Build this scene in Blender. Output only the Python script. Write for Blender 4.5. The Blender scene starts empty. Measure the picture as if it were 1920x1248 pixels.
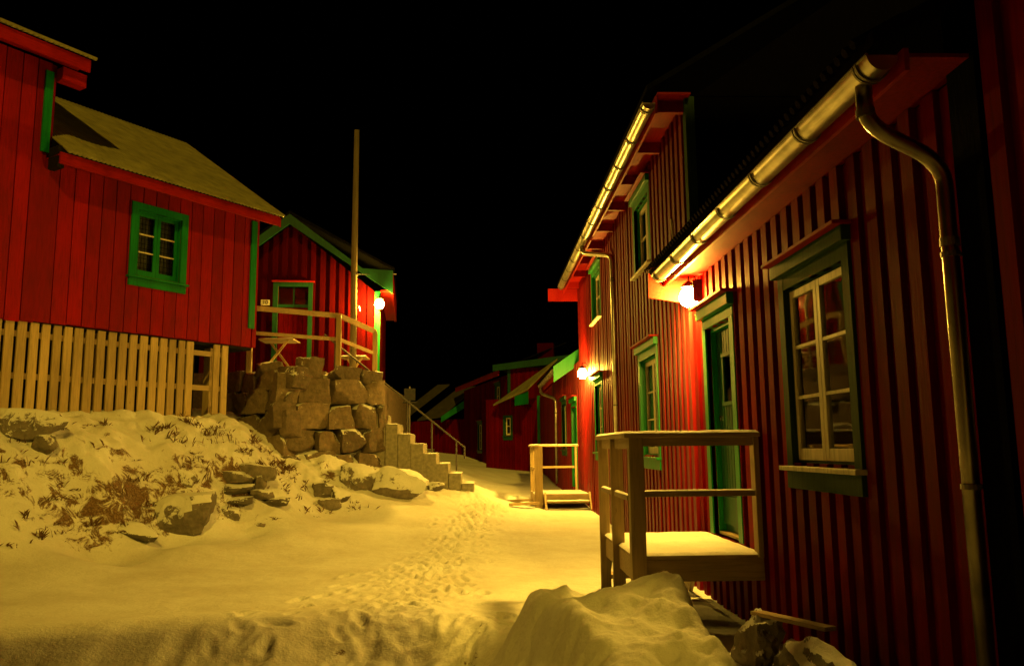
import bpy, bmesh, math, random
import numpy as np
from mathutils import Vector, Matrix, noise
random.seed(7)
S = bpy.context.scene
COL = S.collection
rad = math.radians

# ------------------------------------------------------------------ materials
def mat(name):
    m = bpy.data.materials.new(name); m.use_nodes = True
    nt = m.node_tree; b = nt.nodes['Principled BSDF']
    return m, nt, b
def N(nt, t, **kw):
    n = nt.nodes.new(t)
    for k, v in kw.items():
        if k in n.inputs: n.inputs[k].default_value = v
        else: setattr(n, k, v)
    return n
def L(nt, a, b): nt.links.new(a, b)
def coords(nt, scale=(1, 1, 1)):
    tc = N(nt, 'ShaderNodeTexCoord'); mp = N(nt, 'ShaderNodeMapping')
    mp.inputs['Scale'].default_value = scale
    L(nt, tc.outputs['Object'], mp.inputs['Vector']); return mp.outputs['Vector']
def ramp(nt, fac, stops):
    r = N(nt, 'ShaderNodeValToRGB')
    while len(r.color_ramp.elements) < len(stops): r.color_ramp.elements.new(0.5)
    for e, (p, c) in zip(r.color_ramp.elements, stops):
        e.position = p; e.color = (*c, 1) if len(c) == 3 else c
    L(nt, fac, r.inputs['Fac']); return r.outputs['Color']
def mul(c, k): return tuple(min(1, x * k) for x in c)

def painted(name, col, rough=0.42, grain=(14, 14, 1.2), bump=0.25, vary=0.22, chip=None, spec=.3):
    m, nt, b = mat(name)
    v = coords(nt, grain)
    n1 = N(nt, 'ShaderNodeTexNoise', Scale=3.0, Detail=6.0, Roughness=0.65); L(nt, v, n1.inputs['Vector'])
    v2 = coords(nt, (1, 1, 0.5))
    n2 = N(nt, 'ShaderNodeTexNoise', Scale=2.2, Detail=4.0); L(nt, v2, n2.inputs['Vector'])
    geo = N(nt, 'ShaderNodeNewGeometry')
    c = ramp(nt, n1.outputs['Fac'], [(0.25, mul(col, 0.62)), (0.5, col), (0.8, mul(col, 1.22))])
    c2 = ramp(nt, n2.outputs['Fac'], [(0.3, (0.72,)*3), (0.7, (1.1,)*3)])
    mx = N(nt, 'ShaderNodeMixRGB', blend_type='MULTIPLY'); mx.inputs['Fac'].default_value = 1
    L(nt, c, mx.inputs['Color1']); L(nt, c2, mx.inputs['Color2'])
    isl = N(nt, 'ShaderNodeMapRange'); isl.inputs['To Min'].default_value = 1 - vary; isl.inputs['To Max'].default_value = 1 + vary
    L(nt, geo.outputs['Random Per Island'], isl.inputs['Value'])
    hs = N(nt, 'ShaderNodeHueSaturation'); L(nt, isl.outputs[0], hs.inputs['Value']); L(nt, mx.outputs[0], hs.inputs['Color'])
    out = hs.outputs['Color']
    if chip:
        v3 = coords(nt, (9, 9, 2.5)); n3 = N(nt, 'ShaderNodeTexNoise', Scale=2.5, Detail=8.0, Roughness=0.7); L(nt, v3, n3.inputs['Vector'])
        f = ramp(nt, n3.outputs['Fac'], [(0.66, (0, 0, 0)), (0.72, (0.8,)*3)])
        m2 = N(nt, 'ShaderNodeMixRGB'); L(nt, f, m2.inputs['Fac']); L(nt, out, m2.inputs['Color1']); m2.inputs['Color2'].default_value = (*chip, 1); out = m2.outputs[0]
    L(nt, out, b.inputs['Base Color']); b.inputs['Specular IOR Level'].default_value = spec
    rr = N(nt, 'ShaderNodeMapRange'); rr.inputs['To Min'].default_value = rough - .12; rr.inputs['To Max'].default_value = rough + .2
    L(nt, n2.outputs['Fac'], rr.inputs['Value']); L(nt, rr.outputs[0], b.inputs['Roughness'])
    bp = N(nt, 'ShaderNodeBump', Strength=bump, Distance=0.01); L(nt, n1.outputs['Fac'], bp.inputs['Height']); L(nt, bp.outputs[0], b.inputs['Normal'])
    return m

def snowmat(name, dirt=0.0, bump=0.5, soil=0.0):
    m, nt, b = mat(name)
    v = coords(nt)
    n1 = N(nt, 'ShaderNodeTexNoise', Scale=38.0, Detail=7.0, Roughness=0.75); L(nt, v, n1.inputs['Vector'])
    n2 = N(nt, 'ShaderNodeTexNoise', Scale=5.0, Detail=5.0, Roughness=0.6); L(nt, v, n2.inputs['Vector'])
    n3 = N(nt, 'ShaderNodeTexNoise', Scale=0.9, Detail=7.0, Roughness=0.65); L(nt, v, n3.inputs['Vector'])
    c = ramp(nt, n3.outputs['Fac'], [(0.3, (0.66 - dirt, 0.63 - dirt, 0.58 - dirt)), (0.62, (0.84, 0.84, 0.84))])
    c2 = ramp(nt, n1.outputs['Fac'], [(0.25, (0.82,)*3), (0.5, (1,)*3)])
    mx = N(nt, 'ShaderNodeMixRGB', blend_type='MULTIPLY'); mx.inputs['Fac'].default_value = 1
    L(nt, c, mx.inputs['Color1']); L(nt, c2, mx.inputs['Color2']); outc = mx.outputs[0]
    if soil:
        geo = N(nt, 'ShaderNodeNewGeometry'); sp = N(nt, 'ShaderNodeSeparateXYZ'); L(nt, geo.outputs['Normal'], sp.inputs[0])
        n4 = N(nt, 'ShaderNodeTexNoise', Scale=4.5, Detail=10.0, Roughness=0.78, Distortion=.8); L(nt, v, n4.inputs['Vector'])
        n5 = N(nt, 'ShaderNodeTexNoise', Scale=1.1, Detail=3.0); L(nt, v, n5.inputs['Vector'])
        st = N(nt, 'ShaderNodeMath', operation='MULTIPLY_ADD'); L(nt, sp.outputs['Z'], st.inputs[0]); st.inputs[1].default_value = -soil; L(nt, n4.outputs['Fac'], st.inputs[2])
        s2 = N(nt, 'ShaderNodeMath', operation='MULTIPLY_ADD'); L(nt, n5.outputs['Fac'], s2.inputs[0]); s2.inputs[1].default_value = .45; L(nt, st.outputs[0], s2.inputs[2])
        f = ramp(nt, s2.outputs[0], [(.44, (0, 0, 0)), (.50, (1, 1, 1))])
        m3 = N(nt, 'ShaderNodeMixRGB'); L(nt, f, m3.inputs['Fac']); L(nt, outc, m3.inputs['Color1']); L(nt, ramp(nt, n1.outputs['Fac'], [(.35, (.05, .025, .012)), (.5, (.15, .08, .035)), (.62, (.30, .20, .11))]), m3.inputs['Color2']); outc = m3.outputs[0]
    L(nt, outc, b.inputs['Base Color'])
    b.inputs['Roughness'].default_value = 0.75
    ad = N(nt, 'ShaderNodeMath', operation='MULTIPLY_ADD'); L(nt, n2.outputs['Fac'], ad.inputs[0]); ad.inputs[1].default_value = 2.6; L(nt, n1.outputs['Fac'], ad.inputs[2])
    bp = N(nt, 'ShaderNodeBump', Strength=bump, Distance=0.02); L(nt, ad.outputs[0], bp.inputs['Height']); L(nt, bp.outputs[0], b.inputs['Normal'])
    return m

def rockmat(name, col=(0.16, 0.135, 0.11), dust=0.55, thr=0.55):
    m, nt, b = mat(name)
    v = coords(nt)
    n1 = N(nt, 'ShaderNodeTexNoise', Scale=9.0, Detail=9.0, Roughness=0.7); L(nt, v, n1.inputs['Vector'])
    n2 = N(nt, 'ShaderNodeTexVoronoi', Scale=5.0); L(nt, v, n2.inputs['Vector'])
    n3 = N(nt, 'ShaderNodeTexNoise', Scale=6.5, Detail=10.0, Roughness=0.75, Distortion=1.2); L(nt, v, n3.inputs['Vector'])
    c = ramp(nt, n1.outputs['Fac'], [(0.25, mul(col, 0.45)), (0.5, col), (0.75, mul(col, 1.6))])
    oi = N(nt, 'ShaderNodeObjectInfo'); rm = N(nt, 'ShaderNodeMapRange'); rm.inputs['To Min'].default_value = .6; rm.inputs['To Max'].default_value = 1.45; L(nt, oi.outputs['Random'], rm.inputs['Value'])
    hv = N(nt, 'ShaderNodeHueSaturation'); L(nt, rm.outputs[0], hv.inputs['Value']); L(nt, c, hv.inputs['Color']); c = hv.outputs[0]
    # snow clings on upward faces and in ragged flecks
    geo = N(nt, 'ShaderNodeNewGeometry'); sp = N(nt, 'ShaderNodeSeparateXYZ'); L(nt, geo.outputs['Normal'], sp.inputs[0])
    a = N(nt, 'ShaderNodeMath', operation='MULTIPLY_ADD'); L(nt, sp.outputs['Z'], a.inputs[0]); a.inputs[1].default_value = dust; L(nt, n3.outputs['Fac'], a.inputs[2])
    f = ramp(nt, a.outputs[0], [(thr + .12, (0, 0, 0)), (thr + .17, (1, 1, 1))])
    mx = N(nt, 'ShaderNodeMixRGB'); L(nt, f, mx.inputs['Fac']); L(nt, c, mx.inputs['Color1']); mx.inputs['Color2'].default_value = (.8, .8, .8, 1)
    L(nt, mx.outputs[0], b.inputs['Base Color']); b.inputs['Roughness'].default_value = .8
    bp = N(nt, 'ShaderNodeBump', Strength=.8, Distance=0.04); L(nt, n1.outputs['Fac'], bp.inputs['Height'])
    bp2 = N(nt, 'ShaderNodeBump', Strength=.5, Distance=0.02); L(nt, f, bp2.inputs['Height']); L(nt, bp.outputs[0], bp2.inputs['Normal']); L(nt, bp2.outputs[0], b.inputs['Normal'])
    return m

def plain(name, col, rough=.6, metal=0.0, bump=0, scale=20, spec=.5):
    m, nt, b = mat(name); b.inputs['Specular IOR Level'].default_value = spec
    v = coords(nt); n1 = N(nt, 'ShaderNodeTexNoise', Scale=float(scale), Detail=5.0); L(nt, v, n1.inputs['Vector'])
    c = ramp(nt, n1.outputs['Fac'], [(0.3, mul(col, .7)), (0.7, mul(col, 1.2))]); L(nt, c, b.inputs['Base Color'])
    b.inputs['Roughness'].default_value = rough; b.inputs['Metallic'].default_value = metal
    if bump:
        bp = N(nt, 'ShaderNodeBump', Strength=bump, Distance=0.01); L(nt, n1.outputs['Fac'], bp.inputs['Height']); L(nt, bp.outputs[0], b.inputs['Normal'])
    return m

def glassmat(name):
    m, nt, b = mat(name); nt.nodes.remove(b)
    out = [n for n in nt.nodes if n.type == 'OUTPUT_MATERIAL'][0]
    g = N(nt, 'ShaderNodeBsdfGlossy', Roughness=.03); g.inputs['Color'].default_value = (1, 1, 1, 1)
    t = N(nt, 'ShaderNodeBsdfTransparent'); t.inputs['Color'].default_value = (.8, .85, .8, 1)
    v = coords(nt); n1 = N(nt, 'ShaderNodeTexNoise', Scale=2.5, Detail=1.0); L(nt, v, n1.inputs['Vector'])
    bp = N(nt, 'ShaderNodeBump', Strength=.12, Distance=0.02); L(nt, n1.outputs['Fac'], bp.inputs['Height'])
    L(nt, bp.outputs[0], g.inputs['Normal'])
    fr = N(nt, 'ShaderNodeFresnel', IOR=1.5)
    mx = N(nt, 'ShaderNodeMixShader'); L(nt, fr.outputs[0], mx.inputs[0]); L(nt, t.outputs[0], mx.inputs[1]); L(nt, g.outputs[0], mx.inputs[2]); L(nt, mx.outputs[0], out.inputs[0])
    return m

def emitmat(name, col, s):
    m, nt, b = mat(name)
    b.inputs['Base Color'].default_value = (.9, .9, .8, 1)
    b.inputs['Emission Color'].default_value = (*col, 1); b.inputs['Emission Strength'].default_value = s
    return m

M = dict(
    red=painted('red_paint', (0.21, 0.0025, 0.002), .5, spec=.2, chip=(.16, .05, .03)),
    rednear=painted('red_paint_near', (0.20, 0.0022, 0.002), .6, spec=.04),
    red2=painted('red_paint_matt', (0.29, 0.002, 0.002), .7, vary=.24, chip=(.10, .02, .012), spec=.2),
    redd=painted('red_paint_shaded', (0.055, 0.001, 0.001), .85, spec=.03),  # red darkened so the colour carries the shade on shed and side walls
    redfar=painted('red_paint_dimmed', (0.12, 0.002, 0.002), .85, spec=.03),  # far houses' red dimmed in colour, since the sun would light them
    redf=painted('red_fascia', (0.36, 0.010, 0.006), .45, grain=(2, 14, 14), spec=.12),
    green=painted('green_paint', (0.006, 0.22, 0.035), .4, vary=.1),
    greend=painted('green_paint_dark', (0.008, 0.08, 0.028), .4, vary=.1),
    greeno=painted('green_paint_olive', (0.04, 0.085, 0.022), .6, vary=.1, spec=.06),
    cream=painted('cream_paint', (0.78, 0.70, 0.48), .4, vary=.05, bump=.1),
    raw=painted('raw_pine', (0.50, 0.36, 0.17), .65, grain=(16, 16, 1.1), vary=.25, chip=(.17, .10, .04)),
    rawx=painted('raw_pine_long', (0.46, 0.33, 0.17), .65, grain=(1.1, 16, 16), vary=.2),
    rawy=painted('raw_pine_side', (0.46, 0.33, 0.17), .65, grain=(16, 1.1, 16), vary=.2),
    pole=painted('weathered_pole', (0.19, 0.145, 0.08), .8, grain=(18, 18, .8), vary=0),
    snow=snowmat('snow'), ground=snowmat('trodden_snow', soil=.55), snowd=snowmat('bank_snow', .18, .9), roofsnow=plain('frosted_roof_metal', (.27, .25, .09), .8, 0, .4, 4),
    rock=rockmat('rock', dust=.42, thr=.62), rocks=rockmat('rock_snowy', dust=.6, thr=.48),
    rocktop=rockmat('rock_snow_top', dust=1.0, thr=.85),
    wallrock=rockmat('wall_rock', (0.145, 0.105, 0.07), dust=.30, thr=.52),
    conc=plain('concrete', (0.30, 0.27, 0.21), .85, 0, .5, 14),
    zinc=plain('zinc', (0.62, 0.58, 0.46), .34, .9, .06, 6),
    zincp=plain('dull_zinc', (0.30, 0.26, 0.20), .28, .95, .06, 6),
    zincd=plain('zinc_band', (0.25, 0.23, 0.18), .5, .8),
    iron=plain('iron', (0.05, 0.045, 0.04), .7, .0),
    steel=plain('steel', (0.6, 0.6, 0.6), .25, 1.0),
    dark=plain('dark_interior', (0.02, 0.016, 0.012), .9),
    roof=plain('roof_slate', (0.005, 0.005, 0.004), .9, 0, .6, spec=.02),  # near-black colour makes these roofs read as unlit
    roofred=plain('roof_tile_dark', (0.008, 0.004, 0.003), .9, 0, .6, spec=.05),  # tile colour sunk to near-black in place of shade
    glass=glassmat('glass'),
    curtain=plain('curtain', (0.62, 0.52, 0.36), .9, 0, .3, 8),
    grass=plain('dry_grass', (0.13, 0.065, 0.025), .8),
    sign=plain('sign_white', (.75, .72, .62), .5),
    shadeblack=painted('shade_black_boards', (.003, .0025, .0025), .9, vary=.1, spec=.02), farroof=plain('dimmed_roof_snow', (.04, .035, .02), .9, 0, .3, 3),  # shade put into both colours: gable and corner board, far snow roofs
    black=plain('black_paint', (.012, .012, .012), .7, spec=.1),
    gravel=plain('gravel', (.2, .17, .13), .9, 0, .6, 50),
)
LAMPC = (1.0, 0.57, 0.06)

# ------------------------------------------------------------------ mesh helpers
class MB:
    def __init__(s): s.v = []; s.f = []
    def hexa(s, p):   # 8 corners: bottom 0-3 ccw, top 4-7
        i = len(s.v); s.v += [tuple(q) for q in p]
        s.f += [tuple(i + k for k in q) for q in ((3, 2, 1, 0), (4, 5, 6, 7), (0, 1, 5, 4), (1, 2, 6, 5), (2, 3, 7, 6), (3, 0, 4, 7))]
        return s
    def box(s, x0, x1, y0, y1, z0, z1):
        if x0 > x1: x0, x1 = x1, x0
        if y0 > y1: y0, y1 = y1, y0
        return s.hexa([(x0, y0, z0), (x1, y0, z0), (x1, y1, z0), (x0, y1, z0), (x0, y0, z1), (x1, y0, z1), (x1, y1, z1), (x0, y1, z1)])
    def boxt(s, x0, x1, y0, y1, z0, za, zb):    # sloped top za at x0, zb at x1
        return s.hexa([(x0, y0, z0), (x1, y0, z0), (x1, y1, z0), (x0, y1, z0), (x0, y0, za), (x1, y0, zb), (x1, y1, zb), (x0, y1, za)])
    def beam(s, a, b, w, h, up=(0, 0, 1)):
        a = Vector(a); b = Vector(b); d = (b - a).normalized(); u = Vector(up); r = d.cross(u)
        if r.length < 1e-4: r = d.cross(Vector((1, 0, 0)))
        r.normalize(); u = r.cross(d).normalized(); r *= w / 2; u *= h / 2
        return s.hexa([a - r - u, a + r - u, b + r - u, b - r - u, a - r + u, a + r + u, b + r + u, b - r + u])
    def tube(s, pts, r, n=14, caps=True):
        pts = [Vector(p) for p in pts]; base = len(s.v); prev = None
        rs = r if isinstance(r, (list, tuple)) else [r] * len(pts)
        for i, p in enumerate(pts):
            if i == 0: t = pts[1] - p
            elif i == len(pts) - 1: t = p - pts[-2]
            else: t = (pts[i + 1] - p).normalized() + (p - pts[i - 1]).normalized()
            t.normalize()
            if prev is None:
                a = t.cross(Vector((0, 0, 1)))
                if a.length < .1: a = t.cross(Vector((1, 0, 0)))
                a.normalize()
            else: a = (prev - t * prev.dot(t)).normalized()
            prev = a; b = t.cross(a)
            for k in range(n):
                an = 2 * math.pi * k / n
                s.v.append(tuple(p + (a * math.cos(an) + b * math.sin(an)) * rs[i]))
        for i in range(len(pts) - 1):
            for k in range(n):
                k2 = (k + 1) % n
                s.f.append((base + i * n + k, base + i * n + k2, base + (i + 1) * n + k2, base + (i + 1) * n + k))
        if caps:
            s.f.append(tuple(base + k for k in reversed(range(n)))); s.f.append(tuple(base + (len(pts) - 1) * n + k for k in range(n)))
        return s
    def prism(s, poly, y0, y1):   # poly in (x,z), extruded along y
        i = len(s.v); n = len(poly)
        s.v += [(x, y0, z) for x, z in poly] + [(x, y1, z) for x, z in poly]
        s.f.append(tuple(i + k for k in range(n))); s.f.append(tuple(i + n + k for k in reversed(range(n))))
        for k in range(n):
            k2 = (k + 1) % n; s.f.append((i + k, i + n + k, i + n + k2, i + k2))
        return s
    def build(s, name, m, parent=None, smooth=False, bevel=0, split=False):
        if split:
            par = list(range(len(s.v)))
            def fd(i):
                while par[i] != i: par[i] = par[par[i]]; i = par[i]
                return i
            for f in s.f:
                for k in f[1:]: par[fd(k)] = fd(f[0])
            gr = {}
            for f in s.f: gr.setdefault(fd(f[0]), []).append(f)
            for fs in gr.values():
                ids = sorted({i for f in fs for i in f}); mp = {i: j for j, i in enumerate(ids)}
                q = MB(); q.v = [s.v[i] for i in ids]; q.f = [tuple(mp[i] for i in f) for f in fs]; o = q.build(name, m, parent, smooth, bevel)
            return o
        me = bpy.data.meshes.new(name); me.from_pydata([tuple(v) for v in s.v], [], s.f)
        bm = bmesh.new(); bm.from_mesh(me); bmesh.ops.recalc_face_normals(bm, faces=bm.faces); bm.to_mesh(me); bm.free()
        me.materials.append(M[m] if isinstance(m, str) else m)
        if smooth:
            for p in me.polygons: p.use_smooth = True
        o = bpy.data.objects.new(name, me); COL.objects.link(o)
        if parent: o.parent = parent
        if bevel:
            b = o.modifiers.new('bevel', 'BEVEL'); b.width = bevel; b.segments = 2; b.limit_method = 'ANGLE'
        return o
def tag(o, label=None, cat=None, group=None, kind=None):
    for k, v in (('label', label), ('category', cat), ('group', group), ('kind', kind)):
        if v: o[k] = v
    return o
def empty(name, loc=(0, 0, 0), rz=0, label=None, cat=None, group=None):
    o = bpy.data.objects.new(name, None); COL.objects.link(o); o.location = loc; o.rotation_euler = (0, 0, rz)
    return tag(o, label, cat, group)
def rebase(t, loc):
    t.location = loc
    for c in t.children: c.location = -Vector(loc)
def arc(p0, p1, p2, n=6):   # quadratic bezier
    p0, p1, p2 = map(Vector, (p0, p1, p2))
    return [p0 * (1 - t) ** 2 + p1 * 2 * t * (1 - t) + p2 * t * t for t in [i / n for i in range(n + 1)]]
def smoothpath(pts, r):
    pts = [Vector(p) for p in pts]; out = [pts[0]]
    for i in range(1, len(pts) - 1):
        a = (pts[i - 1] - pts[i]); b = (pts[i + 1] - pts[i]); ra = min(r, a.length * .45); rb = min(r, b.length * .45)
        out += arc(pts[i] + a.normalized() * ra, pts[i], pts[i] + b.normalized() * rb)
    return out + [pts[-1]]

# ------------------------------------------------------------------ ground
#@@GROUND
PH = rad(34.4); DV = np.array([math.sin(PH), math.cos(PH)]); NV = np.array([math.cos(PH), -math.sin(PH)])
CA = np.array([-4.43, 15.5])
CP = [(0, 0, 0), (-7, 0, 0), (3, 0, 0), (0, 6, 0), (2.4, 6, -.03), (0, 9, 0), (2.4, 9, -.02), (0, 12, .06), (2.4, 12, .04), (0, 15, .2), (2.4, 16, .15),
      (1, 18, .25), (2.4, 19.5, .3), (.3, 17, .36), (-.2, 16.9, .56), (-.8, 16.4, .52), (1.5, 26, .35), (0, 26, .45), (0, 40, .5), (3, 40, .4), (-4, 40, 1),
      (-1, 10, .03), (-1, 14, .2), (-2.5, 8.5, .02), (-4.5, 8, .08), (-1.6, 15.3, .42), (-2.3, 14, .25),
      (-6.1, 9.9, .34), (-5.2, 11.2, .3), (-4.65, 12.1, .3), (-3.75, 13.0, .28), (-2.9, 14.6, .42), (-2.1, 15.7, .6),
      (-7.6, 9.2, .5), (-9, 5, .2), (-11, 8, 1.2),
      (-6, 15, 2), (-8, 13, 2.1), (-5.5, 17, 2.3), (-4.15, 15.1, 1.68), (-3.75, 15.55, 1.24), (-2.9, 16.1, 1.15), (-2.1, 16.5, .98), (-1.4, 16.6, .72),
      (-3, 20, 2.6), (-.8, 21, .6), (-2, 26, 1.4), (-9, 20, 2.6), (-14, 20, 3), (-14, 10, 2.5), (8, 0, 0), (8, 20, .3), (8, 40, .5), (0, -6, 0), (-8, -6, 0), (8, -6, 0)]
for sv, h in ((-6.5, 2.0), (-5.2, 1.97), (-4.2, 1.93), (-3.2, 1.97), (-2.2, 2.0), (-1.2, 2.0), (-.4, 1.9)):
    p = CA + DV * sv + NV * .45; CP.append((p[0], p[1], h))
for sv, q, h in ((-6, 2.4, .2), (-4.5, 2.4, .2), (-3, 2.4, .2), (-1.6, 2.5, .2), (-6, 3.3, .06), (-4.5, 3.3, .06), (-3, 3.3, .05), (-1.5, 3.4, .1), (-3, 4.5, .03), (-5, 4.5, .03), (-4.6, 1.3, 1.15), (-3.6, 1.5, 1.12), (-2.4, 1.4, 1.2), (-1.2, 1.4, 1.15), (-.3, 1.35, 1.0)):
    p = CA + DV * sv + NV * q; CP.append((p[0], p[1], h))
CP = np.array(CP, float)
def _U(r2): return -np.sqrt(r2 + .16)
def _tps():
    n = len(CP); K = _U(((CP[:, None, :2] - CP[None, :, :2]) ** 2).sum(2)) + np.eye(n) * 0.0
    P = np.c_[np.ones(n), CP[:, :2]]; A = np.block([[K, P], [P.T, np.zeros((3, 3))]])
    return np.linalg.solve(A, np.r_[CP[:, 2], 0, 0, 0])
TW = _tps()
def _hash(i, j, s): 
    h = np.sin(i * 127.1 + j * 311.7 + s * 74.7) * 43758.5453
    return h - np.floor(h)
def vnoise(x, y, s=0):
    i = np.floor(x); j = np.floor(y); fx = x - i; fy = y - j
    fx = fx * fx * fx * (fx * (fx * 6 - 15) + 10); fy = fy * fy * fy * (fy * (fy * 6 - 15) + 10)
    a = _hash(i, j, s); b = _hash(i + 1, j, s); c = _hash(i, j + 1, s); d = _hash(i + 1, j + 1, s)
    return (a * (1 - fx) + b * fx) * (1 - fy) + (c * (1 - fx) + d * fx) * fy - .5
def fbm(x, y, o=4, s=0):
    v = 0; a = 1
    for k in range(o):
        v = v + a * vnoise(x * 2 ** k * .97 + k * 13.1, y * 2 ** k * 1.03 - k * 7.7, s + k); a *= .5
    return v
def sst(a, b, t):
    t = np.clip((t - a) / (b - a), 0, 1); return t * t * (3 - 2 * t)
_rs = np.random.RandomState(5)
PRINTS = []
for k in range(480):     # trodden path up the middle of the lane
    t = _rs.rand() ** .8; Y = 7.5 + t * 9.5
    xc = np.interp(Y, [7.5, 9, 11, 14, 17], [-.85, -.75, -.55, -.35, .1]); w = np.interp(Y, [7.5, 10, 17], [.75, .48, .3])
    PRINTS.append((xc + _rs.randn() * w * .6, Y, _rs.randn() * .5 - .15, .016 + .034 * _rs.rand() ** 2, .45 + .5 * _rs.rand()))
for k in range(16):      # a single line of steps off to the left
    PRINTS.append((-2.0 + k * .13 + (.12 if k % 2 else -.12), 7.6 + k * .42, -.3 + _rs.randn() * .1, .022, .9))
for k in range(75):      # deep prints in the near dip
    PRINTS.append((-2.4 + _rs.rand() ** .8 * 2.8, 5.8 + _rs.rand() * 1.9, _rs.randn() * .8, .012 + .034 * _rs.rand() ** 2, .7 + .5 * _rs.rand()))
def edge_y(X):     # crest of the ploughed edge in the foreground
    return np.interp(X, [-12, -6, -4, -2.4, -1.3, -.6, -.1, .25, .7, 3], [5.6, 6.3, 6.85, 7.25, 7.6, 7.55, 7.1, 6.3, 4.6, 3.5])
def gz(X, Y, detail=True):
    X = np.asarray(X, float); Y = np.asarray(Y, float)
    z = TW[-3] + TW[-2] * X + TW[-1] * Y
    for k in range(len(CP)):
        z = z + TW[k] * _U((X - CP[k, 0]) ** 2 + (Y - CP[k, 1]) ** 2)
    far = sst(45, 70, np.sqrt(X ** 2 + (Y - 15) ** 2)); z = z * (1 - far) + .5 * far
    z = np.clip(z, -.2, 3.1)
    e = edge_y(X) + .18 * vnoise(X * 1.7, Y * .3, 9) + .06 * vnoise(X * 6, Y, 3)
    d = e - Y
    z = z + .05 * np.exp(-(d + .25) ** 2 / .09)                    # small crest lip
    z = z - .34 * sst(-.02, .95, d)
    if detail:
        bank = sst(.35, 1.0, z) * (Y < 18)
        z = z + (.010 + .0 * bank) * fbm(X * 1.3, Y * 1.3, 3, 1) * 2 + bank * (.14 * fbm(X * 1.6, Y * 1.6, 4, 4) + .09 * fbm(X * 5, Y * 5, 4, 8))
        near = sst(0, .6, d) * (Y > 3)
        z = z + near * (.07 * fbm(X * 2.2, Y * 2.2, 4, 21))
        dp = np.zeros_like(z)
        for (px, py, a, dep, sc) in PRINTS:
            m = (np.abs(X - px) < .5) & (np.abs(Y - py) < .5)
            if not m.any(): continue
            dx = X[m] - px; dy = Y[m] - py
            u = (dx * math.cos(a) + dy * math.sin(a)) / (.055 * sc); v = (-dx * math.sin(a) + dy * math.cos(a)) / (.13 * sc)
            r = np.sqrt(u * u + v * v)
            g = -np.exp(-np.maximum(r - .5, 0) ** 2 * 3.0) + .42 * np.exp(-(r - 1.5) ** 2 * 5)
            dp[m] = dp[m] + g * dep * (.6 + .8 * (vnoise(dx * 30 + px, dy * 30 + py) + .5))
        z = z + np.clip(dp, -.085, .05)
        path = np.exp(-((X - np.interp(Y, [7, 9, 12, 17], [-.8, -.7, -.45, .1])) / .7) ** 2) * (Y > 6.5) * (Y < 17)
        z = z + path * .034 * fbm(X * 11, Y * 9, 4, 33)
    return z
#@@ENDGROUND
def grid(xs, ys, fn, name, m):
    X, Y = np.meshgrid(xs, ys); Z = fn(X, Y); nx = len(xs); ny = len(ys)
    verts = np.stack([X, Y, Z], 2).reshape(-1, 3)
    idx = np.arange(nx * ny).reshape(ny, nx)
    f = np.stack([idx[:-1, :-1], idx[:-1, 1:], idx[1:, 1:], idx[1:, :-1]], 2).reshape(-1, 4)
    me = bpy.data.meshes.new(name); me.from_pydata(verts.tolist(), [], f.tolist()); me.materials.append(M[m])
    me.polygons.foreach_set('use_smooth', [True] * len(me.polygons))
    o = bpy.data.objects.new(name, me); COL.objects.link(o); return o
def steps(*seg):
    out = []
    for a, b, d in seg: out += list(np.arange(a, b, d))
    return np.array(out + [seg[-1][1]])
xs = steps((-400, -60, 60), (-60, -15, 5), (-15, -9, .5), (-9, -5, .05), (-5, 2.4, .028), (2.4, 6, .4), (6, 20, 2), (20, 60, 10), (60, 400, 60))
ys = steps((-400, -60, 60), (-60, -6, 6), (-6, 3, .5), (3, 5, .06), (5, 9, .026), (9, 12, .035), (12, 18, .05), (18, 30, .2), (30, 60, 1.5), (60, 100, 8), (100, 400, 60))
g = grid(xs, ys, gz, 'ground', 'ground'); tag(g, 'trodden snow covering the lane and the bank under the houses', 'snow ground', kind='structure')

# snow mound heaped in front of the near porch
def mound(X, Y):
    xl = np.interp(Y, [3.5, 5, 6, 6.6], [-.62, -.50, -.42, -.25]) + .12 * vnoise(Y * 2.1, Y * 0 + 3, 2); xr = np.interp(Y, [3, 4.5, 5.6, 6.3], [1.46, 1.52, 1.54, 1.25]) + .05 * vnoise(Y * 3, Y * 0, 7)
    yf = 6.62 + .12 * vnoise(X * 3.1, X * 0, 5)
    env = sst(0, 1.1, X - xl) * sst(0, .26, xr - X) * sst(0, .36, yf - Y) * sst(2.3, 3.1, Y)
    yr = 5.15 + .55 * X - .1 * X * X          # near crest runs diagonally, rising to the right
    h = .49 + (.04 + .20 * sst(.5, 1.25, X)) * np.exp(-((Y - yr) / .34) ** 2) - .10 * sst(5.2, 4.0, Y)
    h = h - .13 * np.exp(-((X - .80) / .30) ** 2 - ((Y - 6.02) / .22) ** 2) + .07 * np.exp(-((X - .50) / .36) ** 2 - ((Y - 6.2) / .25) ** 2)
    h = h - .20 * np.exp(-((X - .20) / .10) ** 2 - ((Y - 5.45) / .12) ** 2) - .09 * np.exp(-((X - .30) / .07) ** 2 - ((Y - 4.95) / .09) ** 2)
    h = h * env
    mask = np.clip(h / .25, 0, 1)
    rid = 1 - np.abs(2 * fbm(X * 1.5 + Y * .9, Y * 1.3 - X * .5, 2, 60))
    h = h + mask * (.09 * (rid - .7) + .07 * fbm(X * 2.6, Y * 2.6, 3, 40) + .042 * fbm(X * 6, Y * 6, 3, 45) + .012 * fbm(X * 22, Y * 22, 3, 47))
    return h
def mz(X, Y):
    g0 = gz(X, Y, False); drop = sst(-.05, 1.15, edge_y(X) - Y)
    return g0 + mound(X, Y) + .12 * drop * sst(.02, .25, mound(X, Y)) - .035
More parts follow.
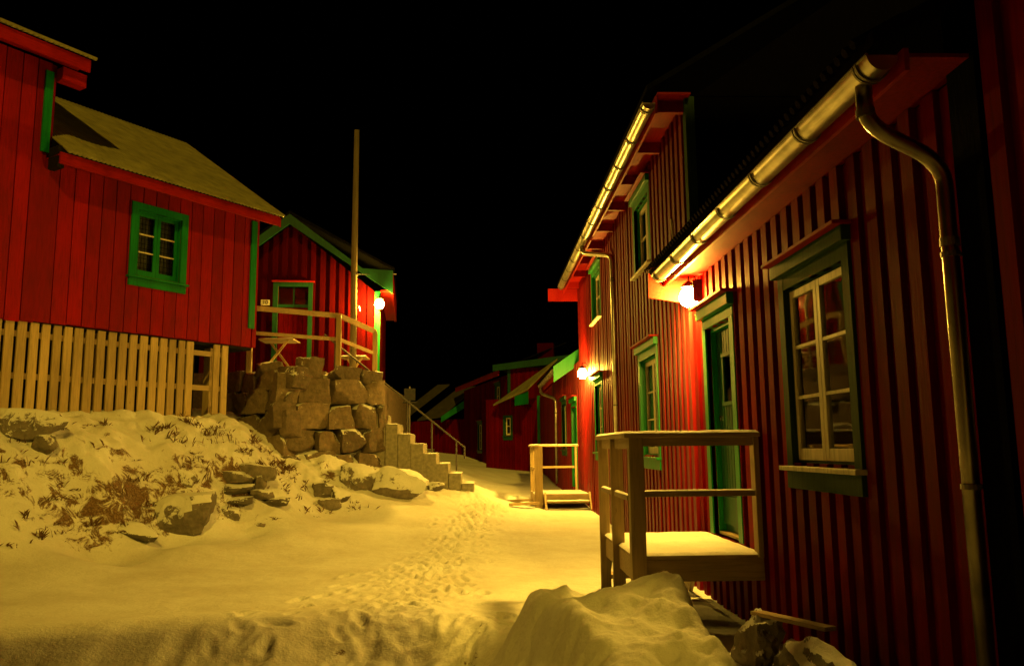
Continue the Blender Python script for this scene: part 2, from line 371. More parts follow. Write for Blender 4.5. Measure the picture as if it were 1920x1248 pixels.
mo = grid(np.arange(-1.1, 2.02, .018), np.arange(2.2, 7.0, .02), mz, 'snow_mound', 'snow')
tag(mo, 'large shovelled snow mound with smooth crests heaped before the nearest porch', 'snow mound')

# dry grass poking through the bank
rg = random.Random(3); bm_ = MB(); cen = []
for k in range(420):
    sv = rg.uniform(-6.5, 1.2); q = rg.uniform(.55, 2.9); p = CA + DV * sv + NV * q
    if rg.random() < .5 and cen:
        c = rg.choice(cen); p = np.array([c[0] + rg.gauss(0, .13), c[1] + rg.gauss(0, .13)])
    cen.append(p)
P = np.array(cen); ZZ = gz(P[:, 0], P[:, 1])
for (x, y), z in zip(cen, ZZ):
    if z < .38 or z > 2.2: continue
    nb = int(3 + 26 * rg.random() ** 3); sp = rg.uniform(.02, .09); hh = rg.uniform(.02, .15) 
    for b in range(nb):
        x0 = x + rg.gauss(0, sp); y0 = y + rg.gauss(0, sp); a = rg.uniform(0, 6.28); h = hh * rg.uniform(.4, 1.1); le = rg.uniform(.01, .12)
        w = rg.uniform(.004, .011); i = len(bm_.v); ca, sa = math.cos(a), math.sin(a)
        zz = z - .03
        bm_.v += [(x0 - sa * w, y0 + ca * w, zz), (x0 + sa * w, y0 - ca * w, zz), (x0 + ca * le * .4 + sa * w * .7, y0 + sa * le * .4 - ca * w * .7, zz + h * .7), (x0 + ca * le, y0 + sa * le, zz + h)]
        bm_.f += [(i, i + 1, i + 2), (i, i + 2, i + 3)]
gr = bm_.build('dry_grass', 'grass'); tag(gr, 'brown dry grass tufts poking through the snow of the bank', 'grass', kind='stuff')

# ------------------------------------------------------------------ rocks
def rockmesh(dims, seed, rough=.16, sub=3, blocky=.55, c0=.62):
    bm = bmesh.new(); bmesh.ops.create_cube(bm, size=2); bmesh.ops.subdivide_edges(bm, edges=bm.edges[:], cuts=2 ** sub - 1, use_grid_fill=True)
    off = Vector((seed * 3.17, seed * 1.91, seed * .73)); rr = random.Random(seed)
    cuts = [(Vector((rr.gauss(0, 1), rr.gauss(0, 1), rr.gauss(0, .8))).normalized(), rr.uniform(c0, c0 + .28)) for _ in range(7)]
    for v in bm.verts:
        p = v.co.copy(); s = p.normalized() * 1.15; q = s.lerp(p * .93, blocky)
        for n_, d in cuts:
            t = q.dot(n_)
            if t > d: q = q - n_ * (t - d) * .85
        q = q * (1 + rough * noise.fractal((q + off) * .9, .8, 2.1, 4)) + Vector(noise.noise_vector((q * 2.3 + off))) * rough * .35
        v.co = Vector((q.x * dims[0] / 2, q.y * dims[1] / 2, q.z * dims[2] / 2))
    bm.normal_update()
    for e in bm.edges:
        if len(e.link_faces) == 2 and e.calc_face_angle() > .42: e.smooth = False
    me = bpy.data.meshes.new('rock'); bm.to_mesh(me); bm.free()
    for p in me.polygons: p.use_smooth = True
    return me
def rock(name, loc, dims, seed, rot=(0, 0, 0), m='rock', parent=None, **kw):
    me = rockmesh(dims, seed, **kw); me.materials.append(M[m]); me.name = name
    o = bpy.data.objects.new(name, me); COL.objects.link(o); o.location = loc; o.rotation_euler = rot
    if parent: o.parent = parent
    return o
#@@ROCKS
RB = 'rocks lying in the snow bank'
ROCKS = [
 ('boulder', (-4.50, 12.50, .56), (1.15, .85, .66), 11, (.05, -.16, .35), 'rocks', 'largest oval boulder with snow on its back at the foot of the bank', 'rock', RB),
 ('boulder', (-4.85, 11.66, .40), (.66, .5, .26), 12, (0, .08, .1), 'rocks', 'flat snow-topped rock just left of the largest boulder', 'rock', RB),
 ('boulder', (-4.62, 12.85, 1.02), (.46, .4, .36), 13, (0, .3, .4), 'rocks', 'snow-covered rock directly above the largest boulder', 'rock', RB),
 ('boulder', (-4.86, 13.05, 1.30), (.40, .3, .26), 14, (.2, .1, .9), 'rocks', 'jagged snowy rock halfway up the bank under the window', 'rock', RB),
 ('stone_slab', (-4.02, 13.50, 1.08), (.54, .45, .20), 15, (0, .05, .1), 'rock', 'upper slab in the pile of flat stones right of the largest boulder', 'rock', RB),
 ('stone_slab', (-4.00, 13.42, .89), (.58, .48, .18), 16, (0, .02, -.1), 'rock', 'middle slab in the pile of flat stones right of the largest boulder', 'rock', RB),
 ('stone_slab', (-3.93, 13.36, .70), (.56, .45, .16), 17, (0, -.03, .2), 'rock', 'bottom slab in the pile of flat stones right of the largest boulder', 'rock', RB),
 ('stone_slab', (-3.72, 13.78, 1.16), (.56, .42, .28), 18, (.1, .12, -.2), 'rock', 'tilted slab crowning the right side of the flat stone pile', 'rock', RB),
 ('stone_slab', (-3.66, 13.66, .95), (.20, .24, .28), 19, (0, .1, .3), 'rock', 'small upright stone propping the tilted slab', 'rock', RB),
 ('stone_slab', (-3.62, 13.60, .78), (.44, .4, .20), 20, (0, 0, .2), 'rock', 'flat stone under the upright stone of the pile', 'rock', RB),
 ('stone_slab', (-3.40, 13.66, .66), (.42, .32, .15), 21, (0, -.05, -.1), 'rocks', 'rightmost low slab of the flat stone pile, snow on top', 'rock', RB),
 ('boulder', (-3.98, 13.12, .55), (.34, .28, .24), 22, (0, .2, .5), 'rocks', 'small pointed rock between the largest boulder and the slab pile', 'rock', RB),
 ('boulder', (-2.95, 15.28, .72), (.44, .36, .34), 23, (.1, .1, .3), 'rock', 'upper dark rock of the cluster left of the stone wall foot', 'rock', RB),
 ('boulder', (-2.68, 15.30, .64), (.40, .34, .30), 24, (0, .2, .7), 'rocks', 'right rock of the cluster left of the stone wall foot', 'rock', RB),
 ('boulder', (-2.80, 15.02, .50), (.42, .34, .26), 25, (.1, 0, .1), 'rock', 'lowest rock of the cluster left of the stone wall foot', 'rock', RB),
 ('boulder', (-1.66, 16.20, .84), (1.1, .75, .72), 26, (0, .10, .2), 'rocks', 'large snow-streaked boulder at the foot of the stairs', 'rock', RB),
 ('boulder', (-2.42, 16.02, .95), (.72, .55, .56), 27, (0, -.05, .5), 'rocks', 'snow-streaked boulder between the stone wall and the large stair boulder', 'rock', RB),
 ('boulder', (-6.25, 11.55, 1.88), (.80, .55, .44), 28, (0, .05, .7), 'rocks', 'rock with a snow cap touching the left end of the slat skirt', 'rock', RB),
 ('boulder', (-6.02, 11.42, 1.60), (.36, .3, .30), 29, (.2, 0, .2), 'rock', 'small dark rock below the snow-capped rock by the slat skirt', 'rock', RB),
 ('boulder', (-3.52, 13.22, .34), (.14, .12, .10), 30, (0, 0, .2), 'rock', 'tiny loose stone on the lane edge below the slab pile', 'rock', RB),
 ('boulder', (-.98, 16.85, .74), (.34, .3, .22), 31, (0, 0, .2), 'rocks', 'small rock against the lowest stair steps', 'rock', RB),
 ('boulder', (-5.55, 12.2, 1.32), (.26, .2, .16), 32, (0, .2, .2), 'rock', 'small dark rock alone on the left part of the bank', 'rock', RB),
 ('foundation_rock', (1.90, 5.80, .13), (.26, .50, .40), 41, (0, 0, .05), 'rocktop', 'snow-topped foundation rock nearest the porch, under the near cottage wall', 'rock', 'rocks along the near cottage wall'),
 ('foundation_rock', (1.99, 4.98, .09), (.30, 1.15, .42), 42, (.03, 0, .0), 'rocktop', 'longer dark foundation rock under the big near window', 'rock', 'rocks along the near cottage wall'),
]
#@@ENDROCKS
for (nm, loc, dims, seed, rot, m, lab, cat, grp) in ROCKS:
    o = rock(nm, loc, dims, seed, rot, m, **(dict(rough=.34, blocky=.9, sub=4) if nm == 'foundation_rock' else {})); tag(o, lab, cat, grp)

# ------------------------------------------------------------------ walls, windows, doors
def wall(parent, x0, x1, z0, z1, style, m, ops=(), y=0.0, name='wall', top=None, seed=1, thick=.1):
    """facade facing -y; ops = openings (xa,xb,za,zb); top(x) gives a sloping upper edge"""
    b = MB(); rr = random.Random(seed); T = top or (lambda x: z1)
    def seg(xa, xb, ya, yb, j0=0, j1=0):
        # split [z0, top] around openings that overlap
        cuts = sorted([(o[2], o[3]) for o in ops if o[0] < xb - 1e-4 and o[1] > xa + 1e-4])
        z = z0 + j0
        for a, c in cuts:
            if a > z: b.box(xa, xb, ya, yb, z, a)
            z = max(z, c)
        if z < min(T(xa), T(xb)): b.boxt(xa, xb, ya, yb, z, T(xa) - .002, T(xb) - .002)
    ed = sorted(set([x0, x1] + [e for o in ops for e in o[:2] if x0 < e < x1]))
    if top: ed = sorted(set(ed + [x for x in np.linspace(x0, x1, 5)] + ([0.5 * (x0 + x1)])))
    for a, c in zip(ed[:-1], ed[1:]): seg(a, c, y, y + thick)
    if style == 'batten':
        x = x0 + .02
        while x < x1 - .05:
            w = .118 + rr.uniform(-.008, .008); p = .040 + rr.uniform(-.005, .006)
            xb = min(x + w, x1); eds = [x, xb]
            for o in ops:
                for e in o[:2]:
                    if x < e < xb: eds.append(e)
            eds.sort()
            for a, c in zip(eds[:-1], eds[1:]): seg(a, c, y - p, y - .0005, rr.uniform(-.02, .02))
            x += .222 + rr.uniform(-.006, .006)
    else:
        x = x0
        while x < x1 - .03:
            w = .215 + rr.uniform(-.012, .012); p = .022 + rr.uniform(-.004, .005)
            xb = min(x + w, x1); eds = [x, xb]
            for o in ops:
                for e in o[:2]:
                    if x < e < xb: eds.append(e)
            eds.sort()
            for a, c in zip(eds[:-1], eds[1:]): seg(a, c, y - p, y - .0005, rr.uniform(-.015, .015))
            x += w + .016
    return b.build(name, m, parent)

def window(parent, x0, x1, z0, z1, trim='green', sash='cream', rows=3, casements=2, tw=.11, y=0.0, cap=True, muntin=None, curtain='cloth', apron=True, label=None, sashy=.035, sillm=None, sashw=.045, trimin=None):
    """x0..x1,z0..z1 = clear opening in the wall"""
    f = MB(); yo = y - .052
    f.box(x0 - tw, x0, yo, y + .0, z0 - .02, z1 + tw); f.box(x1, x1 + tw, yo, y + .0, z0 - .02, z1 + tw)
    f.box(x0, x1, yo + .002, y, z1, z1 + tw)
    # reveals
    f.box(x0 - .001, x0 + .018, y + .0, y + .10, z0, z1); f.box(x1 - .018, x1 + .001, y, y + .10, z0, z1)
    f.box(x0 + .018, x1 - .018, y, y + .10, z1 - .018, z1); f.box(x0 + .018, x1 - .018, y, y + .10, z0, z0 + .018)
    w = f.build('window', trim, parent); 
    if label: w['label'] = label
    if cap:
        c = MB(); c.boxt(x0 - tw - .05, x1 + tw + .05, y - .16, y - .001, z1 + tw + .10, z1 + tw + .125, z1 + tw + .125); c.build('drip_cap', 'redf', w, bevel=.004)
        c = MB(); c.box(x0 - tw - .03, x1 + tw + .03, y - .10, y - .002, z1 + tw + .001, z1 + tw + .099); c.build('head_board', trim, w, bevel=.004)
    s = MB(); s.box(x0 - tw - .03, x1 + tw + .03, y - .11, y + .02, z0 - .055, z0 - .022); s.build('sill', sillm or trim, w, bevel=.004)
    if apron:
        s = MB(); s.box(x0 - tw + .0, x1 + tw - .0, y - .06, y - .001, z0 - .185, z0 - .057); s.build('apron', trim, w, bevel=.004)
    # sashes
    n = casements; cw = (x1 - x0 - .04) / n; ys = y + sashy; mun = muntin or sash
    p = MB()
    for k in range(n):
        a = x0 + .02 + k * cw; c = a + cw; sw = sashw; zb = z0 + .02; zt = z1 - .02
        s = MB(); s.box(a + .002, a + sw, ys, ys + .04, zb, zt); s.box(c - sw, c - .002, ys, ys + .04, zb, zt)
        s.box(a + sw, c - sw, ys + .001, ys + .039, zb, zb + sw * 1.5); s.box(a + sw, c - sw, ys + .001, ys + .039, zt - sw, zt)
        so = s.build('sash', sash, w, bevel=.003)
        s = MB()
        for r in range(1, rows):
            z = zb + sw * 1.5 + (zt - sw - zb - sw * 1.5) * r / rows; s.box(a + sw - .001, c - sw + .001, ys + .003, ys + .034, z - .011, z + .011)
        s.build('glazing_bar', mun, w, split=True)
        p.box(a + sw - .002, c - sw + .002, ys + .018, ys + .022, zb + .03, zt - .03)
    p.build('pane', 'glass', w)
    r = MB()   # dark room behind the glass
    r.box(x0 - .25, x1 + .25, y + .62, y + .64, z0 - .2, z1 + .2); r.box(x0 - .27, x0 - .25, y + .101, y + .62, z0 - .2, z1 + .2); r.box(x1 + .25, x1 + .27, y + .101, y + .62, z0 - .2, z1 + .2)
    r.box(x0 - .25, x1 + .25, y + .101, y + .62, z0 - .22, z0 - .2); r.box(x0 - .25, x1 + .25, y + .101, y + .62, z1 + .2, z1 + .22)
    r.build('room_niche', 'dark', w)
    if curtain == 'cloth':
        c = MB(); nn = 60; i = 0
        W = (x1 - x0)
        for half in ((x0, x0 + W * .34), (x1 - W * .34, x1)):
            i = len(c.v)
            for k in range(nn + 1):
                t = k / nn; x = half[0] + (half[1] - half[0]) * t; yy = y + .14 + .018 * math.sin(t * 38) + .006 * math.sin(t * 11)
                c.v += [(x, yy, z0 - .05), (x, yy, z1 + .05)]
                if k: c.f.append((i + 2 * k - 2, i + 2 * k, i + 2 * k + 1, i + 2 * k - 1))
        c.build('curtain', 'curtain', w, smooth=True)
    elif curtain == 'full':
        c = MB()
        for k in range(91):
            t = k / 90; x = x0 + (x1 - x0) * t; yy = y + .125 + .014 * math.sin(t * 60) + .006 * math.sin(t * 17); c.v += [(x, yy, z0 - .05), (x, yy, z1 + .05)]
            if k: c.f.append((2 * k - 2, 2 * k, 2 * k + 1, 2 * k - 1))
        c.build('curtain', 'curtain', w, smooth=True)
    elif curtain == 'lattice':
        c = MB(); a = x0
        while a < x1: c.box(a, a + .007, y + .13, y + .135, z0, z1); a += .062
        z = z0
        while z < z1: c.box(x0, x1, y + .136, y + .141, z, z + .007); z += .085
        c.build('window_grille', 'dark', w)
        c = MB(); i = 0
        for k in range(81):
            t = k / 80; x = x0 + (x1 - x0) * t; yy = y + .2 + .02 * math.sin(t * 50); c.v += [(x, yy, z0 - .05), (x, yy, z1 + .05)]
            if k: c.f.append((2 * k - 2, 2 * k, 2 * k + 1, 2 * k - 1))
        c.build('curtain', 'curtain', w, smooth=True)
    elif curtain == 'blind':
        c = MB(); z = z0
        rr = random.Random(5)
        while z < z1: c.hexa([(x0 + .02, y + .11, z), (x1 - .02, y + .11, z + rr.uniform(-.004, .004)), (x1 - .02, y + .135, z + .014), (x0 + .02, y + .135, z + .014), (x0 + .02, y + .11, z + .003), (x1 - .02, y + .11, z + .003), (x1 - .02, y + .135, z + .017), (x0 + .02, y + .135, z + .017)]); z += .034
        c.build('blind', 'curtain', w)
    return w

def door(parent, x0, x1, z0, z1, y=0.0, panel='greend', hinge_right=True, glassbox=True, label=None):
    f = MB(); tw = .12
    f.box(x0 - tw, x0, y - .055, y, z0, z1 + .02); f.box(x1, x1 + tw, y - .055, y, z0, z1 + .02); f.box(x0 - tw, x1 + tw, y - .053, y, z1 + .021, z1 + .12)
    f.box(x0 - .001, x0 + .02, y, y + .1, z0, z1); f.box(x1 - .02, x1 + .001, y, y + .1, z0, z1); f.box(x0 + .02, x1 - .02, y, y + .1, z1 - .02, z1 + .019)
    d = MB(); ya = y + .05
    a, b = x0 + .022, x1 - .022
    gx0, gx1, gz0, gz1 = (a + b) / 2 - .12, (a + b) / 2 + .12, z0 + 1.28, z0 + 1.72
    d.box(a, b, ya + .02, ya + .05, z0 + .03, z1 - .022)
    n = 9; w = (b - a) / n
    for k in range(n):
        xa = a + k * w + .006; xb = a + (k + 1) * w - .006; zl = z0 + .38
        if glassbox and xb > gx0 and xa < gx1:
            d.box(xa, xb, ya, ya + .0195, zl, gz0 - .03); d.box(xa, xb, ya, ya + .0195, gz1 + .03, z1 - .024)
        else: d.box(xa, xb, ya, ya + .0195, zl, z1 - .024)
    d.box(a, b, ya - .004, ya + .0195, z0 + .10, z0 + .365)
    do = d.build('door', panel, parent, bevel=.004)
    if label: do['label'] = label
    f.build('door_frame', 'green', do, bevel=.004)
    c = MB(); c.box(x0 - tw - .05, x1 + tw + .05, y - .17, y - .001, z1 + .235, z1 + .262); c.build('drip_cap', 'redf', do, bevel=.004)
    c = MB(); c.box(x0 - tw - .03, x1 + tw + .03, y - .11, y - .002, z1 + .122, z1 + .233); c.build('head_board', 'green', do, bevel=.004)
    c = MB(); c.box(a, b, ya - .05, ya + .05, z0 - .0, z0 + .028); c.build('threshold', 'rawx', do, bevel=.004)
    if glassbox:
        g = MB(); g.box(gx0, gx1, ya - .002, ya + .004, gz0, gz1); g.build('door_pane', 'glass', do)
        g = MB(); g.box(gx0 - .035, gx1 + .035, ya - .03, ya + .018, gz1, gz1 + .035); g.box(gx0 - .035, gx1 + .035, ya - .03, ya + .018, gz0 - .035, gz0)
        g.box(gx0 - .035, gx0, ya - .02, ya + .017, gz0, gz1); g.box(gx1, gx1 + .035, ya - .02, ya + .017, gz0, gz1); g.build('pane_frame', 'greend', do)
    h = MB(); hx = a + .07 if hinge_right else b - .07; zz = z0 + 1.0; sg = 1 if hinge_right else -1
    h.tube([(hx, ya, zz), (hx, ya - .055, zz), (hx + sg * .11, ya - .055, zz)], .010, 8); h.tube([(hx, ya, zz), (hx, ya - .010, zz)], .026, 14)
    h.build('handle', 'steel', do)
    MB().tube([(hx, ya, zz + .13), (hx, ya - .022, zz + .13)], .024, 14).build('lock', 'steel', do)
    return do

def gutter(parent, x0, x1, y, z, r=.072, brackets=None, name='gutter'):
    b = MB(); n = 14
    def ring(x, rr): return [(x, y + rr * math.cos(math.pi + math.pi * k / n), z + rr * math.sin(math.pi + math.pi * k / n)) for k in range(n + 1)]
    for (ra, flip) in ((r, 0), (r - .004, 1)):
        i = len(b.v); b.v += ring(x0, ra) + ring(x1, ra)
        for k in range(n):
            b.f.append((i + k, i + k + 1, i + n + 1 + k + 1, i + n + 1 + k))
    for x in (x0, x1):    # end caps
        i = len(b.v); b.v += ring(x, r); b.f.append(tuple(range(i, i + n + 1)))
    b.tube([(x0, y - r, z + .003), (x1, y - r, z + .003)], .008, 8)
    g = b.build(name, 'zinc', parent, smooth=True)
    me = g.data
    for p in me.polygons:
        if len(p.vertices) > 4: p.use_smooth = False
    k = MB(); c = brackets or int(abs(x1 - x0) / .85) + 1
    for j in range(c):
        x = x0 + .12 + (x1 - x0 - .24) * j / max(1, c - 1); ra = r + .004
        for xx in (x - .012, x + .018):
            i = len(k.v); k.v += ring(xx - .007, ra) + ring(xx + .007, ra) + ring(xx - .007, ra + .007) + ring(xx + .007, ra + .007)
            m_ = n + 1
            for q in range(n):
                k.f.append((i + 2 * m_ + q, i + 2 * m_ + q + 1, i + 3 * m_ + q + 1, i + 3 * m_ + q))
                k.f.append((i + q, i + q + 1, i + 2 * m_ + q + 1, i + 2 * m_ + q)); k.f.append((i + m_ + q, i + m_ + q + 1, i + 3 * m_ + q + 1, i + 3 * m_ + q))
    k.build('gutter_bracket', 'zincd', g, split=True)
    return g
def downpipe(parent, pts, r=.04, m='zinc', clips=()):
    pts = [Vector(p) for p in pts]
    g = MB().tube(smoothpath(pts, .16), r, 16).build('downpipe', m, parent, smooth=True)
    c = MB()
    for z in clips:
        p = pts[-1] if abs(pts[-1].x - pts[-2].x) < .3 else pts[-2]
        c.tube([(pts[-2].x, pts[-2].y, z - .012), (pts[-2].x, pts[-2].y, z + .012)], r + .006, 16); c.box(pts[-2].x - .01, pts[-2].x + .01, pts[-2].y + r, .0, z - .008, z + .008)
    # socket rings at the bends
    for p, q in ((pts[0], pts[1]), (pts[-2], pts[-1])):
        d = (q - p).normalized(); s = p + d * .14; c.tube([s - d * .02, s + d * .02], r + .005, 16)
    if len(c.v): c.build('pipe_clip', 'zincd', g, split=True)
    return g
def roofslab(parent, pts, th, m, name='roof'):   # 4 corners top face, extruded down
    b = MB(); b.hexa([(p[0], p[1], p[2] - th) for p in pts] + list(pts)); return b.build(name, m, parent)

def lamp(loc, rz, label, power, r=.082, cheek=False, col=LAMPC):
    """wall lantern; local -y points away from the wall, loc is the bulb centre"""
    t = empty('wall_lamp', loc, rz, label, 'lamp', 'wall lamps along the lane')
    d = .14 if loc[0] > 2.17 else .17
    MB().box(-.05, .05, d - .03, d - .002, -.10, .18).build('back_plate', 'black', t, bevel=.004)
    MB().tube(smoothpath([(0, d - .03, .10), (0, d - .08, .24), (0, 0, .24), (0, 0, r + .06)], .05), .009, 8).build('arm', 'black', t)
    MB().tube([(0, 0, r + .003), (0, 0, r + .02), (0, 0, r + .07)], [.088, .08, .02], 20).build('cap', 'black', t)
    MB().tube([(0, 0, -r - .015), (0, 0, -r + .002)], [.008, .016], 10).build('finial', 'black', t)
    if cheek: MB().box(.12, .126, .01, d - .031, -.07, .17).build('side_plate', 'black', t)  # plate added to keep lamp light off the wall on this side
    c = MB()
    for k in range(4):
        a = math.pi / 4 + k * math.pi / 2; c.tube([(q * math.cos(a), q * math.sin(a), zz) for q, zz in ((.014, -r - .006), (r * .75, -r * .75), (r + .008, 0), (.088, r + .008))], .0025, 6)
    c.build('cage_bar', 'black', t, split=True)
    n = 10; b = MB(); b.tube([(0, 0, r * math.cos(math.pi * (1 - k / n))) for k in range(1, n)], [r * math.sin(math.pi * k / n) for k in range(1, n)], 18)
    b.build('glass_globe', emitmat('lamp_glow', col, power / (math.pi * r * r)), t, smooth=True)
    return t

XW = 2.33
def RF(name, label, cat, group=None): return empty(name, (XW, 0, 0), -math.pi / 2, label, cat, group)   # local x = -Y, local y = X - XW

# ---------------- near low cottage (right)
Hn = RF('red_cottage', 'nearest low red cottage with green door and long zinc gutter on the right', 'house', 'red wooden houses')
dY = (7.36, 8.16); dz = (.64, 2.66); wY = (4.97, 5.98); wz = (1.37, 2.66)
wall(Hn, -8.68, -3.72, -.12, 3.28, 'batten', 'rednear', [(-dY[1], -dY[0], dz[0] - .02, dz[1] + .02), (-wY[1], -wY[0], wz[0], wz[1])], seed=3)
window(Hn, -wY[1], -wY[0], wz[0], wz[1], trim='greeno', sash='cream', curtain='blind', sillm='cream', sashw=.055, tw=.10, sashy=-.012)
door(Hn, -dY[1], -dY[0], dz[0], dz[1])
MB().box(-8.56, -3.5, -.50, -.455, 3.20, 3.34).build('fascia', 'redf', Hn, bevel=.004) if False else None
b = MB(); b.box(-8.62, -3.5, -.36, -.335, 3.22, 3.33); b.build('fascia', 'redf', Hn)
b = MB(); b.box(-8.62, -3.5, -.334, -.002, 3.285, 3.305); b.build('soffit', 'rednear', Hn)
b = MB(); b.hexa([(-8.66, -.52, 3.10), (-8.625, -.52, 3.10), (-8.625, -.003, 3.02), (-8.66, -.003, 3.02), (-8.66, -.52, 3.36), (-8.625, -.52, 3.36), (-8.625, -.003, 3.5), (-8.66, -.003, 3.5)]); b.build('eave_end_board', 'redf', Hn)
def slope_roof(parent, x0, x1, ye, ze, yr, zr, m='roof', th=.07, back=True, name='roof'):
    b = MB(); b.hexa([(x0, ye, ze - th), (x1, ye, ze - th), (x1, yr, zr - th), (x0, yr, zr - th), (x0, ye, ze), (x1, ye, ze), (x1, yr, zr), (x0, yr, zr)])
    if back:
        yb = 2 * yr - ye; b.hexa([(x0, yr + .001, zr - th), (x1, yr + .001, zr - th), (x1, yb, ze - th), (x0, yb, ze - th), (x0, yr + .001, zr), (x1, yr + .001, zr), (x1, yb, ze), (x0, yb, ze)])
    return b.build(name, m, parent)
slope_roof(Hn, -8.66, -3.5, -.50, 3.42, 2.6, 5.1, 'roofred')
# wavy tile edge over the gutter
b = MB()
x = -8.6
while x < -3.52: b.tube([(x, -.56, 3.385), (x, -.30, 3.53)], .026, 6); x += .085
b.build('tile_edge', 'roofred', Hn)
gutter(Hn, -8.44, -3.52, -.452, 3.305, .075, brackets=7)
downpipe(Hn, [(-3.72, -.452, 3.24), (-3.72, -.452, 3.04), (-3.74, -.075, 2.86), (-3.74, -.075, 2.6), (-3.74, -.075, .0)], .040, m='zincp', clips=(2.4, 1.3))
MB().box(-8.68, -3.72, .1, .2, -.3, -.121).build('foundation', 'conc', Hn)

# ---------------- taller section beside the camera (right edge)
Hs = RF('red_townhouse', 'barely lit dark red wall at the far right edge, beyond the nearest downpipe', 'house', 'red wooden houses')
wall(Hs, -3.46, 1.2, -.12, 4.3, 'batten', 'rednear', seed=9)
MB().box(-3.69, -3.47, -.05, .05, -.1, 4.3).build('corner_board', 'shadeblack', Hs)  # green board given a near-black colour in place of shade
MB().box(-3.70, -3.60, .051, 5.0, -.1, 4.3).build('end_wall', 'red', Hs)
b = MB(); b.hexa([(4.1, -4.86, -.2), (6.8, -14, -.2), (12, -14, -.2), (12, -1.08, -.2), (4.1, -4.86, 8.2), (6.8, -14, 8.2), (12, -14, 8.2), (12, -1.08, 8.2)])
b.v = [(4.1, -4.86, -.2), (6.8, -14, -.2), (12, -14, -.2), (12, -1.08, -.2), (3.0, -1.08, -.2)]
b.v = [(x, y, z) for z in (-.2, 8.2) for (x, y) in ((3.08, -1.48), (3.3, -2.26), (4.1, -4.86), (6.9, -14), (12, -14), (12, -1.48))]
b.f = [(5, 4, 3, 2, 1, 0), (6, 7, 8, 9, 10, 11)] + [(k, (k + 1) % 6, 6 + (k + 1) % 6, 6 + k) for k in range(6)]
b.build('shadow_blocker', 'red', Hs)  # unseen block added behind the camera to shade the foreground
b = MB(); b.box(3.2, 4.4, .12, 7, -.2, 14); b.build('shadow_blocker', 'red', Hs)  # second unseen block, added to shade porch, low roof and gable
slope_roof(Hs, -3.7, 1.2, -.4, 4.3, 2.4, 5.4, 'roof')

# ---------------- tall house (right, middle)
Ht = RF('tall_red_house', 'tall two storey red house with four street windows in the middle of the right row', 'house', 'red wooden houses')
gw = [(10.62, 11.72, 1.38, 2.72), (15.6, 16.5, 1.42, 2.72)]; uw = [(10.78, 11.78, 4.02, 5.0), (15.5, 16.6, 4.05, 5.0)]
wall(Ht, -19.2, -8.72, -.1, 5.42, 'batten', 'red', [(-q[1], -q[0], q[2], q[3]) for q in gw + uw], seed=5)
for q in gw: window(Ht, -q[1], -q[0], q[2], q[3], trim='green', sash='cream', sashw=.06)
for q in uw: window(Ht, -q[1], -q[0], q[2], q[3], trim='green', sash='cream', rows=2, apron=False, sillm='cream', sashw=.06, curtain='full')
MB().box(-8.719, -8.60, -.045, .06, 3.3, 5.4).build('corner_board', 'greeno', Ht)
# gable end facing the camera above the low roof
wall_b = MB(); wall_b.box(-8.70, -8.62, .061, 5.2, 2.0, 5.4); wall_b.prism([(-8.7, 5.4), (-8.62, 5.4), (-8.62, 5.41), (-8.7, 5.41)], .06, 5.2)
wall_b.hexa([(-8.70, .05, 5.4), (-8.62, .05, 5.4), (-8.62, 5.2, 5.4), (-8.70, 5.2, 5.4), (-8.70, 2.6, 7.2), (-8.62, 2.6, 7.2), (-8.62, 2.61, 7.2), (-8.70, 2.61, 7.2)]).build('gable_wall', 'shadeblack', Ht)  # shade painted in: near-black where the sun would light the wall
MB().box(-19.3, -8.52, -.40, -.375, 5.16, 5.36).build('fascia', 'redf', Ht)
MB().box(-19.3, -8.50, -.374, -.001, 5.38, 5.40).build('soffit', 'redf', Ht)
b = MB()
for k in range(9):
    x = -18.9 + k * 1.27; b.box(x, x + .06, -.372, -.035, 5.24, 5.378)
b.build('rafter_tail', 'redf', Ht, split=True)
slope_roof(Ht, -19.45, -8.48, -.5, 5.47, 2.6, 7.4, 'roof')
gutter(Ht, -18.7, -8.42, -.49, 5.24, .072, brackets=12)
downpipe(Ht, [(-14.6, -.49, 5.2), (-14.5, -.49, 5.02), (-13.8, -.07, 4.82), (-13.8, -.07, 4.5), (-13.8, -.07, .1)], .042, clips=(4.4, 2.2))
b = MB(); b.box(-19.32, -19.25, -.75, .0, 5.0, 5.3); b.build('end_bracket', 'redf', Ht)
MB().tube([(-12.5, .27, 5.8), (-12.5, .27, 6.9)], .05, 10).build('vent_pipe', 'black', Ht); MB().tube([(-12.5, .27, 6.93), (-12.5, .27, 7.08)], [.09, .01], 10).build('vent_cap', 'sign', Ht)
MB().tube(smoothpath([(-9.35, -.045, 3.42), (-9.35, -.05, 3.9), (-9.40, -.06, 4.2)], .05), .014, 8).build('cable', 'cream', Ht)
